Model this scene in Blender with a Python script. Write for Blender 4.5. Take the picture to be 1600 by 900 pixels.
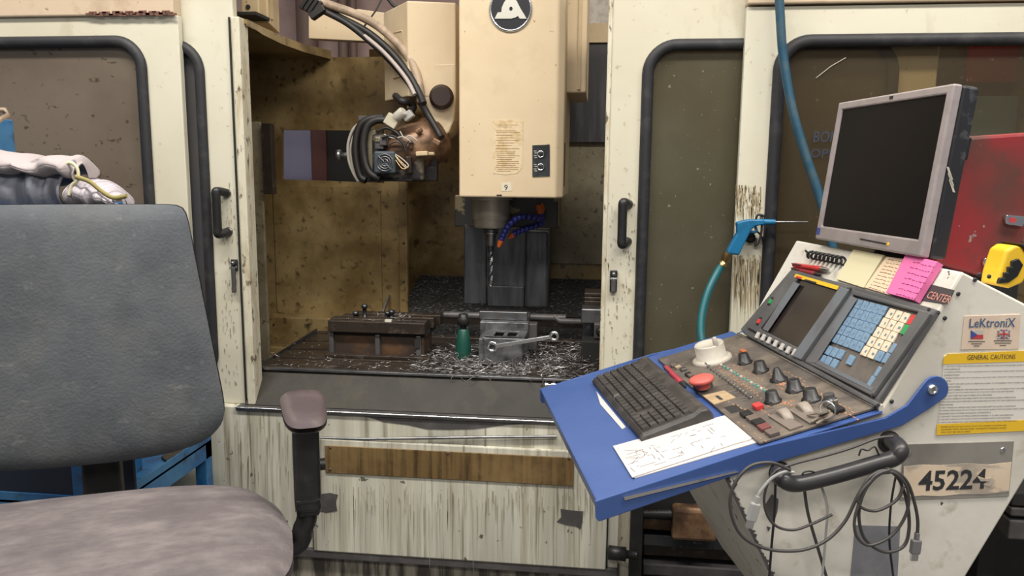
import bpy, bmesh, math, random
from mathutils import Vector, Matrix, geometry
random.seed(7)
R = math.radians
SC = bpy.context.scene
COL = SC.collection
for o in list(bpy.data.objects): bpy.data.objects.remove(o)

# ------------------------------------------------------------------ camera
YAW, TILT, ROLL, FPX = R(6.5), R(8.6), R(-.51), 1200.0
CAM = Vector((0, -2.1, 1.32))
FW = Vector((-math.sin(YAW)*math.cos(TILT), math.cos(YAW)*math.cos(TILT), -math.sin(TILT)))
r0 = Vector((math.cos(YAW), math.sin(YAW), 0)); u0 = r0.cross(FW)
RT = r0*math.cos(ROLL) - u0*math.sin(ROLL); UP = u0*math.cos(ROLL) + r0*math.sin(ROLL)
cd = bpy.data.cameras.new('camera'); cam = bpy.data.objects.new('camera', cd); COL.objects.link(cam)
cd.sensor_width = 36; cd.lens = FPX/1600*36; cd.clip_start = .05
cam.matrix_world = Matrix(((RT.x, UP.x, -FW.x, CAM.x), (RT.y, UP.y, -FW.y, CAM.y), (RT.z, UP.z, -FW.z, CAM.z), (0, 0, 0, 1)))
SC.camera = cam

# ------------------------------------------------------------------ light and exposure
w = bpy.data.worlds.new('world'); SC.world = w; w.use_nodes = True
bg = w.node_tree.nodes['Background']; bg.inputs[0].default_value = (.93, .96, 1, 1); bg.inputs[1].default_value = .17
def area(name, loc, sx, sy, power, col=(1, .95, .87), rot=(0, 0, 0)):
    l = bpy.data.lights.new(name, 'AREA'); l.shape = 'RECTANGLE'; l.size = sx; l.size_y = sy; l.energy = power; l.color = col
    o = bpy.data.objects.new(name, l); COL.objects.link(o); o.location = loc; o.rotation_euler = rot
area('ceiling_tube_lamp', (-1.3, -1.25, 3.5), 2.2, .3, 74)
area('ceiling_tube_lamp', (1.3, -1.35, 3.5), 2.2, .3, 74)
area('ceiling_tube_lamp', (0, -3.6, 3.5), 3.6, .35, 85)
area('ceiling_tube_lamp', (0.1, 1.25, 3.6), 2.4, .35, 14, (1, .9, .75))
SC.view_settings.view_transform = 'Standard'; SC.view_settings.look = 'None'
SC.view_settings.exposure = .35; SC.view_settings.gamma = 1; SC.view_settings.use_curve_mapping = False

# ------------------------------------------------------------------ pixels to points
def ray(x, y): return (FW*FPX + RT*(x-800) + UP*(450-y)).normalized()
def hit(x, y, p, n):
    d = ray(x, y); return CAM + d*((Vector(p)-CAM).dot(n)/d.dot(n))
def P(x, y, Y): return hit(x, y, (0, Y, 0), Vector((0, 1, 0)))
def PX(x, y, X): return hit(x, y, (X, 0, 0), Vector((1, 0, 0)))
def PZ(x, y, Z): return hit(x, y, (0, 0, Z), Vector((0, 0, 1)))
def PD(x, y, d): r = ray(x, y); return CAM + r*(d/r.dot(FW))

# ------------------------------------------------------------------ materials
def mat(name, col, rough=.5, metal=0, layers=(), bump=0, bscale=60, spec=.5, alpha=None, emit=None):
    m = bpy.data.materials.new(name); m.use_nodes = True; nt = m.node_tree; N = nt.nodes; L = nt.links
    b = N['Principled BSDF']; b.inputs['Roughness'].default_value = rough; b.inputs['Metallic'].default_value = metal
    b.inputs['Specular IOR Level'].default_value = spec
    rgb = N.new('ShaderNodeRGB'); rgb.outputs[0].default_value = (*col, 1); cur = rgb.outputs[0]
    tc = N.new('ShaderNodeTexCoord')
    for (lc, sc, lo, hi, st, *rest) in layers:
        mp = N.new('ShaderNodeMapping'); L.new(tc.outputs['Object'], mp.inputs[0])
        mp.inputs['Scale'].default_value = sc if isinstance(sc, tuple) else (sc, sc, sc)
        mp.inputs['Location'].default_value = (random.uniform(0, 9), random.uniform(0, 9), random.uniform(0, 9))
        nz = N.new('ShaderNodeTexNoise'); nz.inputs['Scale'].default_value = 1; nz.inputs['Detail'].default_value = rest[0] if rest else 5
        nz.inputs['Roughness'].default_value = .6
        L.new(mp.outputs[0], nz.inputs[0])
        mr = N.new('ShaderNodeMapRange'); mr.inputs[1].default_value = lo-.05; mr.inputs[2].default_value = max(hi-.08, lo-.03); mr.inputs[4].default_value = st
        L.new(nz.outputs[0], mr.inputs[0])
        mx = N.new('ShaderNodeMix'); mx.data_type = 'RGBA'
        L.new(mr.outputs[0], mx.inputs[0]); L.new(cur, mx.inputs[6]); mx.inputs[7].default_value = (*lc, 1); cur = mx.outputs[2]
    L.new(cur, b.inputs['Base Color'])
    if bump:
        nz = N.new('ShaderNodeTexNoise'); nz.inputs['Scale'].default_value = bscale; nz.inputs['Detail'].default_value = 4
        L.new(tc.outputs['Object'], nz.inputs[0]); bp = N.new('ShaderNodeBump'); bp.inputs['Strength'].default_value = bump
        bp.inputs['Distance'].default_value = .004; L.new(nz.outputs[0], bp.inputs['Height']); L.new(bp.outputs[0], b.inputs['Normal'])
    if emit: b.inputs['Emission Color'].default_value = (*emit, 1); b.inputs['Emission Strength'].default_value = 1
    if alpha is not None:   # dirty tinted sheet: film of grime over a clear tinted pane
        tr = N.new('ShaderNodeBsdfTransparent'); tr.inputs[0].default_value = (*alpha[1], 1)
        ms = N.new('ShaderNodeMixShader'); ms.inputs[0].default_value = alpha[0]
        L.new(tr.outputs[0], ms.inputs[1]); L.new(b.outputs[0], ms.inputs[2]); L.new(ms.outputs[0], N['Material Output'].inputs[0])
    return m
BR = (.20, .13, .06); DK = (.03, .025, .02)
CREAM = mat('cream_paint', (.66, .63, .51), .42, 0, [((.58, .53, .40), 2.2, .45, .7, .7), ((.36, .29, .17), (10, 10, 4), .62, .85, .5), ((.3, .22, .12), 55, .70, .80, .5)], .12, 25)
APRON = mat('streaked_cream_paint', (.70, .68, .57), .45, 0, [((.36, .33, .24), (28, 28, 1.1), .46, .72, .75), ((.45, .44, .38), (9, 9, .8), .45, .7, .7), ((.13, .10, .06), (60, 60, 1.6), .60, .74, .65), (DK, 30, .72, .76, .8)], .12, 25)
DIRTY = mat('grimy_cream_paint', (.64, .60, .47), .5, 0, [((.40, .32, .19), (40, 40, 9), .52, .78, .8), ((.10, .07, .04), (60, 60, 25), .64, .74, .9)], .2, 40)
HEAD = mat('warm_cream_paint', (.74, .60, .41), .38, 0, [((.64, .50, .32), 3, .45, .7, .6), ((.3, .2, .1), 60, .735, .80, .7), ((.5, .4, .24), 9, .6, .8, .35)], .1, 30)
HEADD = mat('tan_paint', (.62, .48, .29), .42, 0, [((.4, .3, .16), 5, .5, .75, .6), (BR, 40, .68, .75, .6)], .1, 30)
TAN = mat('tan_header_paint', (.60, .47, .34), .45, 0, [((.30, .2, .13), 7, .6, .8, .6), (BR, 60, .70, .75, .7)], .1, 30)
OCHRE = mat('oily_ochre_paint', (.35, .25, .115), .3, 0, [((.12, .075, .025), 3.2, .45, .68, .85), ((.36, .27, .13), 2.1, .5, .7, .6), ((.06, .04, .02), 34, .62, .75, .8), ((.10, .06, .02), (5, 5, 3), .55, .78, .8)], .15, 50)
OLIVE = mat('grey_olive_paint', (.25, .22, .15), .4, 0, [((.12, .095, .055), 4, .48, .7, .8), ((.05, .04, .03), 50, .64, .74, .8)], .15, 50)
RUBBER = mat('black_rubber', (.016, .016, .019), .6, 0, [((.06, .06, .06), 20, .55, .8, .5)], .1, 80)
BLACK = mat('black_plastic', (.013, .013, .014), .42, 0, [((.045, .04, .038), 25, .55, .8, .5)])
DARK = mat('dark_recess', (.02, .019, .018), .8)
STEEL = mat('worn_steel', (.30, .30, .31), .32, .9, [((.12, .12, .13), 18, .5, .75, .7), ((.25, .2, .15), 40, .6, .8, .5)], .1, 120)
BRIGHT = mat('bright_steel', (.75, .76, .78), .22, 1)
DSTEEL = mat('dark_oily_steel', (.115, .12, .13), .3, .75, [((.04, .04, .045), (9, 9, 4), .45, .7, .8), ((.28, .28, .28), 60, .66, .76, .7)], .15, 90)
TABLE = mat('oily_brown_iron', (.062, .047, .037), .33, .45, [((.04, .03, .025), 9, .45, .7, .8), ((.22, .18, .14), 24, .6, .8, .5)], .25, 70)
GREYAP = mat('stained_grey_steel', (.040, .035, .028), .5, .0, [((.018, .017, .015), 5, .45, .72, .85), ((.066, .055, .036), 8, .55, .75, .6)], .15, 60, .25)
BROWN = mat('brown_anodised_plate', (.23, .145, .06), .35, .4, [((.07, .045, .02), (60, 60, 3), .5, .72, .85), ((.4, .27, .12), 5, .5, .7, .5)], .15, 80)
BARE = mat('bare_grey_metal', (.085, .08, .082), .45, .2, [((.14, .13, .13), 20, .5, .7, .6)])
SWARF = mat('silver_swarf', (.62, .60, .60), .32, .8, [((.10, .095, .09), 26, .45, .65, .85)])
SWARFD = mat('dark_swarf_bed', (.026, .025, .025), .55, .3, [((.2, .19, .19), 90, .62, .74, .8)], 1.0, 90)
BLUE = mat('blue_enamel', (.04, .085, .26), .36, 0, [((.06, .115, .30), 4, .45, .7, .6), ((.02, .03, .07), 60, .73, .80, .5)], .06, 60)
CABB = mat('blue_cabinet_enamel', (.015, .11, .30), .42, 0, [((.08, .25, .42), 7, .5, .7, .5), ((.03, .04, .06), 18, .6, .75, .7)])
CONS = mat('console_cream_paint', (.72, .69, .62), .45, 0, [((.5, .46, .38), 5, .5, .75, .6), ((.32, .26, .18), 22, .62, .78, .5), ((.03, .025, .02), 24, .725, .74, .95)], .08, 50)
PANEL = mat('grimy_control_panel', (.105, .09, .08), .5, 0, [((.21, .17, .13), 12, .48, .7, .7), ((.05, .04, .035), 22, .5, .7, .6)], .08, 90)
BEZ = mat('charcoal_bezel_plastic', (.085, .085, .09), .48, 0, [((.16, .155, .15), 9, .5, .75, .6)])
BEZL = mat('blue_grey_bezel_plastic', (.15, .165, .185), .45, 0, [((.11, .1, .1), 14, .5, .7, .6)])
KPAD = mat('keypad_backing', (.12, .105, .095), .5, 0, [((.2, .17, .14), 20, .5, .7, .5)])
SCREEN = mat('dark_screen_glass', (.022, .018, .018), .18, 0, [((.05, .042, .04), 9, .5, .8, .5)])
KEYB = mat('pale_blue_key', (.20, .31, .44), .4, 0, [((.13, .22, .34), 160, .5, .7, .6)])
KEYC = mat('cream_key', (.78, .66, .50), .4, 0, [((.5, .4, .3), 160, .55, .7, .5)])
KEYR = mat('red_key', (.62, .05, .05), .4); KEYG = mat('green_key', (.03, .32, .10), .4)
WHITE = mat('white_plastic', (.50, .465, .40), .45, 0, [((.45, .4, .33), 60, .52, .72, .6)])
GREYK = mat('grey_soft_key', (.55, .52, .50), .45)
YEL = mat('yellow_paint', (.80, .50, .03), .45); INK = mat('black_print', (.03, .03, .035), .6)
ORANGE = mat('orange_print', (.36, .185, .105), .6); REDP = mat('red_plastic', (.60, .05, .05), .35); REDS = mat('faded_red_plastic', (.62, .12, .10), .45)
SILV = mat('silver_plastic', (.42, .37, .37), .35, .25, [((.33, .29, .29), 30, .5, .7, .6)])
MONB = mat('monitor_black_plastic', (.02, .02, .024), .4, 0, [((.08, .08, .09), 40, .64, .74, .6)])
MSCR = mat('matt_black_lcd', (.010, .009, .009), .3, spec=.08)
PAPER = mat('white_paper', (.55, .515, .505), .7, 0, [((.62, .55, .48), 12, .55, .75, .6)])
NOTEY = mat('yellow_note_paper', (.72, .66, .43), .7); NOTET = mat('tan_note_paper', (.83, .64, .45), .7); NOTEP = mat('pink_note_paper', (.78, .17, .40), .7)
TEAL = mat('teal_hose', (.008, .115, .135), .38, 0, [((.02, .10, .13), 30, .5, .7, .6)])
AIRB = mat('air_hose_blue', (.02, .075, .125), .4, 0, [((.06, .10, .12), 25, .5, .7, .7)])
GUNB = mat('blue_gun_plastic', (.012, .15, .32), .4, 0, [((.01, .10, .2), 40, .55, .72, .6)])
BRASS = mat('brass', (.55, .36, .16), .3, 1)
FABRIC = mat('worn_grey_fabric', (.092, .102, .115), .9, 0, [((.135, .14, .142), 5, .45, .7, .7), ((.06, .066, .076), 9, .5, .75, .6), ((.22, .22, .22), (30, 50, 40), .66, .82, .5)], .35, 160)
SEATF = mat('worn_brown_grey_fabric', (.125, .105, .108), .9, 0, [((.22, .19, .185), (10, 22, 10), .47, .75, .8), ((.08, .07, .075), 7, .5, .75, .6)], .4, 120)
ARMP = mat('shiny_worn_arm_pad', (.095, .075, .08), .28, 0, [((.16, .12, .125), 14, .5, .75, .6)])
RED = mat('worn_red_enamel', (.20, .035, .033), .4, 0, [((.09, .045, .035), 6, .5, .7, .8), ((.33, .02, .03), 4, .52, .72, .7), ((.3, .28, .27), 40, .72, .75, .8)], .06, 60)
GREEN = mat('green_plastic', (.012, .075, .055), .35); LOCB = mat('blue_hose_segments', (.025, .03, .22), .35); LOCO = mat('orange_nozzle', (.62, .13, .02), .4)
COPPER = mat('rusty_brown_casting', (.20, .11, .06), .4, .35, [((.4, .25, .15), 12, .5, .7, .7), ((.05, .03, .02), 14, .5, .7, .8)], .2, 70)
HOSET = mat('beige_conduit', (.44, .33, .23), .5, 0, [((.2, .14, .1), 20, .5, .7, .7)])
HOSEB = mat('black_conduit', (.018, .016, .016), .5)
WIRE = mat('pale_wire', (.45, .42, .36), .5)
CABLE = mat('grey_cable', (.055, .05, .048), .45); CABLEL = mat('pale_grey_cable', (.36, .36, .35), .5)
PLATE = mat('worn_aluminium_sign', (.33, .31, .28), .5, .3, [((.2, .18, .16), 8, .5, .7, .7)]); PEEL = mat('peeling_cream_sticker', (.68, .54, .40), .6, 0, [((.36, .31, .26), (12, 12, 30), .56, .64, .9), ((.78, .66, .5), 9, .5, .7, .5)])
LEKT = mat('aged_paper_label', (.72, .58, .46), .6, 0, [((.55, .4, .3), 14, .5, .75, .6)])
NAVY = mat('navy_print', (.07, .12, .23), .5); FRED = mat('red_print', (.5, .05, .06), .5); FBLU = mat('blue_print', (.05, .08, .30), .5)
CLOTH = mat('greyish_white_cloth', (.42, .37, .37), .85, 0, [((.42, .38, .40), 8, .5, .75, .6)], .3, 60)
CLOTHG = mat('blue_grey_cloth', (.24, .25, .30), .85, 0, [((.14, .14, .17), 6, .5, .75, .6)], .3, 60)
YELE = mat('mustard_edging', (.30, .25, .09), .7)
GLASSL = mat('brown_dirty_glazing', (.185, .15, .115), .30, 0, [((.13, .10, .075), 3, .45, .7, .7), ((.06, .045, .03), (30, 30, 55), .68, .74, .8)], .05, 30, .5, (.86, (.35, .28, .2)))
GLASSR = mat('dim_olive_glazing', (.105, .095, .06), .26, 0, [((.15, .14, .10), 3, .5, .75, .6), ((.5, .47, .38), 70, .72, .76, .6)], .05, 30, .5, (.62, (.60, .55, .42)))
GLASSF = mat('dim_brown_glazing', (.115, .095, .07), .22, 0, [((.14, .12, .09), 3, .5, .75, .6), ((.4, .38, .3), 60, .735, .77, .5)], .05, 30, .5, (.24, (.88, .82, .70)))
PLASTER = mat('pinkish_plaster', (.36, .26, .24), .85, 0, [((.25, .16, .15), 4, .45, .7, .7)], .5, 40)
PLASTR = mat('pale_rough_plaster', (.55, .50, .44), .9, 0, [((.35, .31, .27), 25, .5, .7, .6)], .6, 60)
CONC = mat('oily_concrete', (.16, .15, .14), .7, 0, [((.07, .065, .06), 3, .45, .7, .8)], .3, 30)
LILAC = mat('lilac_grey_panel', (.17, .165, .25), .6); MAROON = mat('maroon_panel', (.09, .03, .025), .6)

# ------------------------------------------------------------------ mesh helpers (everything is given in world metres)
ROOT = {}
class MB:
    def __init__(s): s.v = []; s.f = []; s.sm = []
    def add(s, vs, fs, smooth=False):
        n = len(s.v); s.v += [Vector(a) for a in vs]; s.f += [tuple(i+n for i in f) for f in fs]; s.sm += [smooth]*len(fs); return s
    def hexa(s, p):          # 8 corners: bottom loop 0-3, top loop 4-7
        return s.add(p, [(3, 2, 1, 0), (4, 5, 6, 7), (0, 1, 5, 4), (1, 2, 6, 5), (2, 3, 7, 6), (3, 0, 4, 7)])
    def box(s, a, b):
        x0, y0, z0 = a; x1, y1, z1 = b
        return s.hexa([(x0, y0, z0), (x1, y0, z0), (x1, y1, z0), (x0, y1, z0), (x0, y0, z1), (x1, y0, z1), (x1, y1, z1), (x0, y1, z1)])
    def obox(s, c, ax, ay, az, sx, sy, sz):   # oriented box, centre and unit axes
        c = Vector(c); ax = Vector(ax)*sx/2; ay = Vector(ay)*sy/2; az = Vector(az)*sz/2
        return s.hexa([c-ax-ay-az, c+ax-ay-az, c+ax+ay-az, c-ax+ay-az, c-ax-ay+az, c+ax-ay+az, c+ax+ay+az, c-ax+ay+az])
    def slab(s, q, vec):     # four points swept along vec
        q = [Vector(a) for a in q]; vec = Vector(vec); return s.hexa(q + [a+vec for a in q])
    def plate(s, outer, vec, holes=()):
        vec = Vector(vec); bm = bmesh.new(); es = []
        for loop in [outer, *holes]:
            vs = [bm.verts.new(a) for a in loop]
            for i in range(len(vs)): es.append(bm.edges.new((vs[i], vs[(i+1) % len(vs)])))
        bmesh.ops.triangle_fill(bm, use_beauty=True, use_dissolve=False, edges=es)
        r = bmesh.ops.extrude_face_region(bm, geom=bm.faces[:])
        bmesh.ops.translate(bm, vec=vec, verts=[g for g in r['geom'] if isinstance(g, bmesh.types.BMVert)])
        bmesh.ops.recalc_face_normals(bm, faces=bm.faces[:]); bm.verts.index_update()
        s.add([v.co.copy() for v in bm.verts], [tuple(v.index for v in f.verts) for f in bm.faces]); bm.free(); return s
    def tube(s, pts, r, n=10, closed=False, flat=None):
        pts = [Vector(p) for p in pts]; k = len(pts); rs = r if isinstance(r, (list, tuple)) else [r]*k
        vs = []; fs = []; prev = None
        for i, p in enumerate(pts):
            t = (pts[(i+1) % k]-pts[i-1]) if closed else (pts[min(i+1, k-1)]-pts[max(i-1, 0)])
            t = t.normalized() if t.length > 1e-9 else Vector((0, 0, 1))
            if prev is None:
                a = Vector((0, 1, 0)) if abs(t.y) < .9 else Vector((1, 0, 0)); prev = (a - t*a.dot(t)).normalized()
            else:
                q = prev - t*prev.dot(t); prev = q.normalized() if q.length > 1e-6 else prev
            b = t.cross(prev)
            for j in range(n):
                a = 2*math.pi*j/n; vs.append(p + (prev*math.cos(a)*(flat or 1) + b*math.sin(a))*rs[i])
        m = k if closed else k-1
        for i in range(m):
            for j in range(n):
                a = i*n+j; b2 = i*n+(j+1) % n; c = ((i+1) % k)*n+(j+1) % n; d = ((i+1) % k)*n+j; fs.append((a, b2, c, d))
        s.add(vs, fs, True)
        if not closed:
            s.add(vs[:n], [tuple(range(n-1, -1, -1))]); s.add(vs[-n:], [tuple(range(n))])
        return s
    def lathe(s, prof, o, axis, n=24):
        o = Vector(o); ax = Vector(axis).normalized(); a = Vector((0, 1, 0)) if abs(ax.y) < .9 else Vector((1, 0, 0))
        e = (a-ax*a.dot(ax)).normalized(); f = ax.cross(e); vs = []; fs = []
        for r, h in prof:
            for j in range(n): t = 2*math.pi*j/n; vs.append(o+ax*h+(e*math.cos(t)+f*math.sin(t))*max(r, 1e-5))
        for i in range(len(prof)-1):
            for j in range(n): fs.append((i*n+j, i*n+(j+1) % n, (i+1)*n+(j+1) % n, (i+1)*n+j))
        s.add(vs, fs, True); s.add(vs[:n], [tuple(range(n-1, -1, -1))]); s.add(vs[-n:], [tuple(range(n))]); return s
    def ball(s, c, r, n=12):
        rx, ry, rz = r if isinstance(r, tuple) else (r, r, r); vs = []; fs = []; m = n//2
        for i in range(m+1):
            th = math.pi*i/m
            for j in range(n): ph = 2*math.pi*j/n; vs.append(Vector(c)+Vector((rx*math.sin(th)*math.cos(ph), ry*math.sin(th)*math.sin(ph), rz*math.cos(th))))
        for i in range(m):
            for j in range(n): fs.append((i*n+j, (i+1)*n+j, (i+1)*n+(j+1) % n, i*n+(j+1) % n))
        return s.add(vs, fs, True)
    def grid(s, fn, nu, nv, thick=None):   # surface fn(u,v) in 0..1; thick = vector gives a closed sheet
        vs = [Vector(fn(i/nu, j/nv)) for j in range(nv+1) for i in range(nu+1)]; W = nu+1
        fs = [(j*W+i, j*W+i+1, (j+1)*W+i+1, (j+1)*W+i) for j in range(nv) for i in range(nu)]
        if thick is not None:
            t = Vector(thick); K = len(vs); vs += [a+t for a in vs]; fs += [tuple(K+i for i in reversed(f)) for f in fs]
            bd = [i for i in range(W)] + [j*W+nu for j in range(1, nv+1)] + [nv*W+i for i in range(nu-1, -1, -1)] + [j*W for j in range(nv-1, 0, -1)]
            fs += [(bd[(k+1) % len(bd)], bd[k], bd[k]+K, bd[(k+1) % len(bd)]+K) for k in range(len(bd))]
        return s.add(vs, fs, True)
    def build(s, name, m, parent=None, bevel=0, seg=2, smooth=None, sub=0):
        root = parent
        while root is not None and root.parent is not None: root = root.parent
        if root is not None and root in ROOT: M = ROOT[root]
        else:
            lo = [min(v[i] for v in s.v) for i in range(3)]; hi = [max(v[i] for v in s.v) for i in range(3)]
            M = Matrix.Translation(((lo[0]+hi[0])/2, (lo[1]+hi[1])/2, lo[2]))
        I = M.inverted(); me = bpy.data.meshes.new(name); me.from_pydata([I @ v for v in s.v], [], s.f)
        bm = bmesh.new(); bm.from_mesh(me); bmesh.ops.recalc_face_normals(bm, faces=bm.faces[:]); bm.to_mesh(me); bm.free()
        me.polygons.foreach_set('use_smooth', [bool(x) if smooth is None else smooth for x in s.sm]); me.materials.append(m)
        o = bpy.data.objects.new(name, me); COL.objects.link(o)
        if parent is None: o.matrix_world = M; ROOT[o] = M
        else: o.parent = parent
        if bevel:
            b = o.modifiers.new('bevel', 'BEVEL'); b.width = bevel; b.segments = seg; b.limit_method = 'ANGLE'; b.angle_limit = R(35)
        if sub: q = o.modifiers.new('sub', 'SUBSURF'); q.levels = sub; q.render_levels = sub
        return o
def tag(o, label, cat, group=None, kind=None):
    o['label'] = label; o['category'] = cat
    if group: o['group'] = group
    if kind: o['kind'] = kind
    return o
def thing(name, loc, label, cat, rz=0, group=None):
    o = bpy.data.objects.new(name, None); COL.objects.link(o); o.location = loc; o.rotation_euler = (0, 0, rz); o.empty_display_size = .05
    ROOT[o] = Matrix.Translation(loc) @ Matrix.Rotation(rz, 4, 'Z'); return tag(o, label, cat, group)
def struct(o): o['kind'] = 'structure'; return o
def lab(o, l): o['label'] = l; return o
def stuff(o): o['kind'] = 'stuff'; return o
def rrect(x0, z0, x1, z1, r, Y, n=6):      # rounded rectangle loop in a vertical plane Y
    pts = []
    for cx, cz, a0 in ((x1-r, z1-r, 0), (x0+r, z1-r, 90), (x0+r, z0+r, 180), (x1-r, z0+r, 270)):
        for i in range(n+1): a = R(a0+90*i/n); pts.append(Vector((cx+r*math.cos(a), Y, cz+r*math.sin(a))))
    return pts
def spline(pts, n=8):                      # Catmull-Rom through the points
    pts = [Vector(p) for p in pts]; out = []
    for i in range(len(pts)-1):
        a = pts[max(i-1, 0)]; b = pts[i]; c = pts[i+1]; d = pts[min(i+2, len(pts)-1)]
        for k in range(n):
            t = k/n; out.append(.5*((2*b)+(c-a)*t+(2*a-5*b+4*c-d)*t*t+(3*b-3*c+d-a)*t**3))
    return out+[pts[-1]]
def text(s, o, xd, yd, h, m, parent, width=None, name='lettering', ext=.0004, align='LEFT', bold=0):
    c = bpy.data.curves.new('t', 'FONT'); c.body = s; c.size = 1; c.offset = bold; c.resolution_u = 2; t = bpy.data.objects.new('t', c); COL.objects.link(t)
    bpy.context.view_layer.update(); me = bpy.data.meshes.new_from_object(t.evaluated_get(bpy.context.evaluated_depsgraph_get()))
    bpy.data.objects.remove(t); bpy.data.curves.remove(c)
    xs = [v.co.x for v in me.vertices]; ys = [v.co.y for v in me.vertices]; sx = (width/(max(xs)-min(xs))) if width else h/.7; sy = h/(max(ys)-min(ys))
    x0 = min(xs) if align == 'LEFT' else (min(xs)+max(xs))/2
    xd = Vector(xd).normalized(); yd = Vector(yd).normalized(); nn = xd.cross(yd); o = Vector(o); mb = MB()
    mb.add([o+xd*(v.co.x-x0)*sx+yd*(v.co.y-min(ys))*sy+nn*ext for v in me.vertices], [tuple(p.vertices) for p in me.polygons]); bpy.data.meshes.remove(me)
    return mb.build(name, m, parent)
XA, YA, ZA = Vector((1, 0, 0)), Vector((0, 1, 0)), Vector((0, 0, 1))
#@@PARTS
# ================================================================== building
struct(MB().box((-4, -4.5, -.1), (4, 2.6, 0)).build('floor', CONC))
struct(MB().box((-4, 2.3, 0), (4, 2.5, 4)).build('wall_back', PLASTER))
struct(MB().box((-.75, 2.2, 0), (2.4, 2.3, 4)).build('wall_back_pier', PLASTR))
# ================================================================== machine enclosure
ENC = thing('machining_centre_enclosure', (-.4, .45, 0), 'large cream painted machining centre enclosure with sliding doors and dirty windows', 'machine')
ZT = 1.742
# fixed side panels in front of the sliding doors
FL = P(287, 200, 0).x
hole = rrect(-2.35, .72, P(222, 200, -.001).x+.012, P(100, 66, 0).z, .075, 0)
fp = MB().plate([(-2.5, 0, .16), (FL, 0, .16), (FL, 0, ZT), (-2.5, 0, ZT)], (0, .022, 0), [hole]).build('side_panel', CREAM, ENC, .003)
MB().tube(rrect(-2.35, .72, P(222, 200, 0).x+.012, P(100, 66, 0).z, .075, -.004, 10), .0165, 8, True, .8).build('window_seal', RUBBER, fp)
MB().plate(rrect(-2.34, .73, P(222, 200, 0).x+.004, P(100, 66, 0).z-.008, .07, .008), (0, .005, 0)).build('window_pane', GLASSL, fp)
FR = P(1157, 200, 0).x
hole = rrect(P(1209, 250, 0).x, .70, 1.30, P(1300, 64, 0).z, .075, 0)
fr = MB().plate([(FR, 0, .58), (1.45, 0, .58), (1.45, 0, ZT), (FR, 0, ZT)], (0, .022, 0), [hole]).build('side_panel', CREAM, ENC, .003)
MB().tube(rrect(P(1209, 250, 0).x, .70, 1.30, P(1300, 64, 0).z, .075, -.004, 10), .0165, 8, True, .8).build('window_seal', RUBBER, fr)
MB().plate(rrect(P(1209, 250, 0).x+.008, .71, 1.29, P(1300, 64, 0).z-.008, .07, .008), (0, .005, 0)).build('window_pane', GLASSF, fr)
# oily run marks on the pillar beside the air gun
def streaks(par, xr0, xr1, yr0, yr1, n, Y, cols, L=(20, 90), w=(.6, 2.2)):
    mbs = [MB() for _ in cols]
    for i in range(n):
        x = random.uniform(xr0, xr1); y = random.uniform(yr0, yr1); l = random.uniform(*L)*random.random(); ww = random.uniform(*w); j = random.randrange(len(cols)); e = -.0003*(j+1)
        pts = [P(x-ww*.5, y, Y), P(x+ww*.5, y+1, Y), P(x+ww*random.uniform(.3, .7), y+l*.5, Y), P(x+ww*.1, y+l+2, Y), P(x-ww*random.uniform(.3, .8), y+l*.45, Y)]
        mbs[j].add([p+Vector((0, e, 0)) for p in pts], [(0, 1, 2, 3, 4)])
    for mb_, c_ in zip(mbs, cols):
        if mb_.v: stuff(mb_.build('oil_streaks', c_, par))
OIL = [mat('oil_run_brown', (.30, .23, .12), .5), mat('oil_run_dark', (.16, .115, .055), .45), mat('oil_run_tan', (.48, .40, .26), .5)]
OIL2 = [mat('oil_run_pale', (.50, .47, .37), .5), mat('oil_run_olive', (.40, .36, .26), .5), mat('oil_run_grey', (.30, .26, .18), .5)]
streaks(fr, 1146, 1192, 395, 460, 230, 0, OIL, (20, 80), (.4, 1.3)); streaks(fr, 1150, 1190, 288, 330, 150, 0, OIL, (6, 40), (.5, 2))
# handwriting on the right glazing
PENI = mat('blue_marker', (.03, .045, .09), .5); hx = P(1270, 222, 0); text('BON', hx+Vector((0, -.001, 0)), XA, ZA+XA*.1, .028, PENI, fr, .062, 'handwriting'); hx = P(1266, 246, 0)
text('OPE', hx+Vector((0, .004, 0)), XA, ZA+XA*.1, .022, PENI, fr, .06, 'handwriting')
q = P(1275, 122, .006); r_ = P(1322, 90, .006); MB().tube([q, (q+r_)/2+Vector((0, 0, .004)), r_], .0012, 4).build('scratch', WIRE, fr)
# headers above the panels
MB().slab([(-2.5, -.012, ZT), (FL-.005, -.012, ZT), (FL-.005, .03, ZT), (-2.5, .03, ZT)], (0, 0, .35)).build('header_panel', TAN, ENC, .004)
MB().slab([(FR, -.012, ZT+.004), (1.45, -.012, ZT+.004), (1.45, .03, ZT+.004), (FR, .03, ZT+.004)], (0, 0, .35)).build('header_panel', TAN, ENC, .004)
mb = MB()
for i in range(26):
    x = P(140+i*5.2, 24, -.013).x; mb.obox((x, -.013, ZT+.004+.004*math.sin(i*1.7)), XA, YA, ZA, .022, .003, .004+.004*random.random())
mb.build('torn_tape_edge', mat('torn_brown_tape', (.16, .07, .05), .7), ENC)
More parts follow.
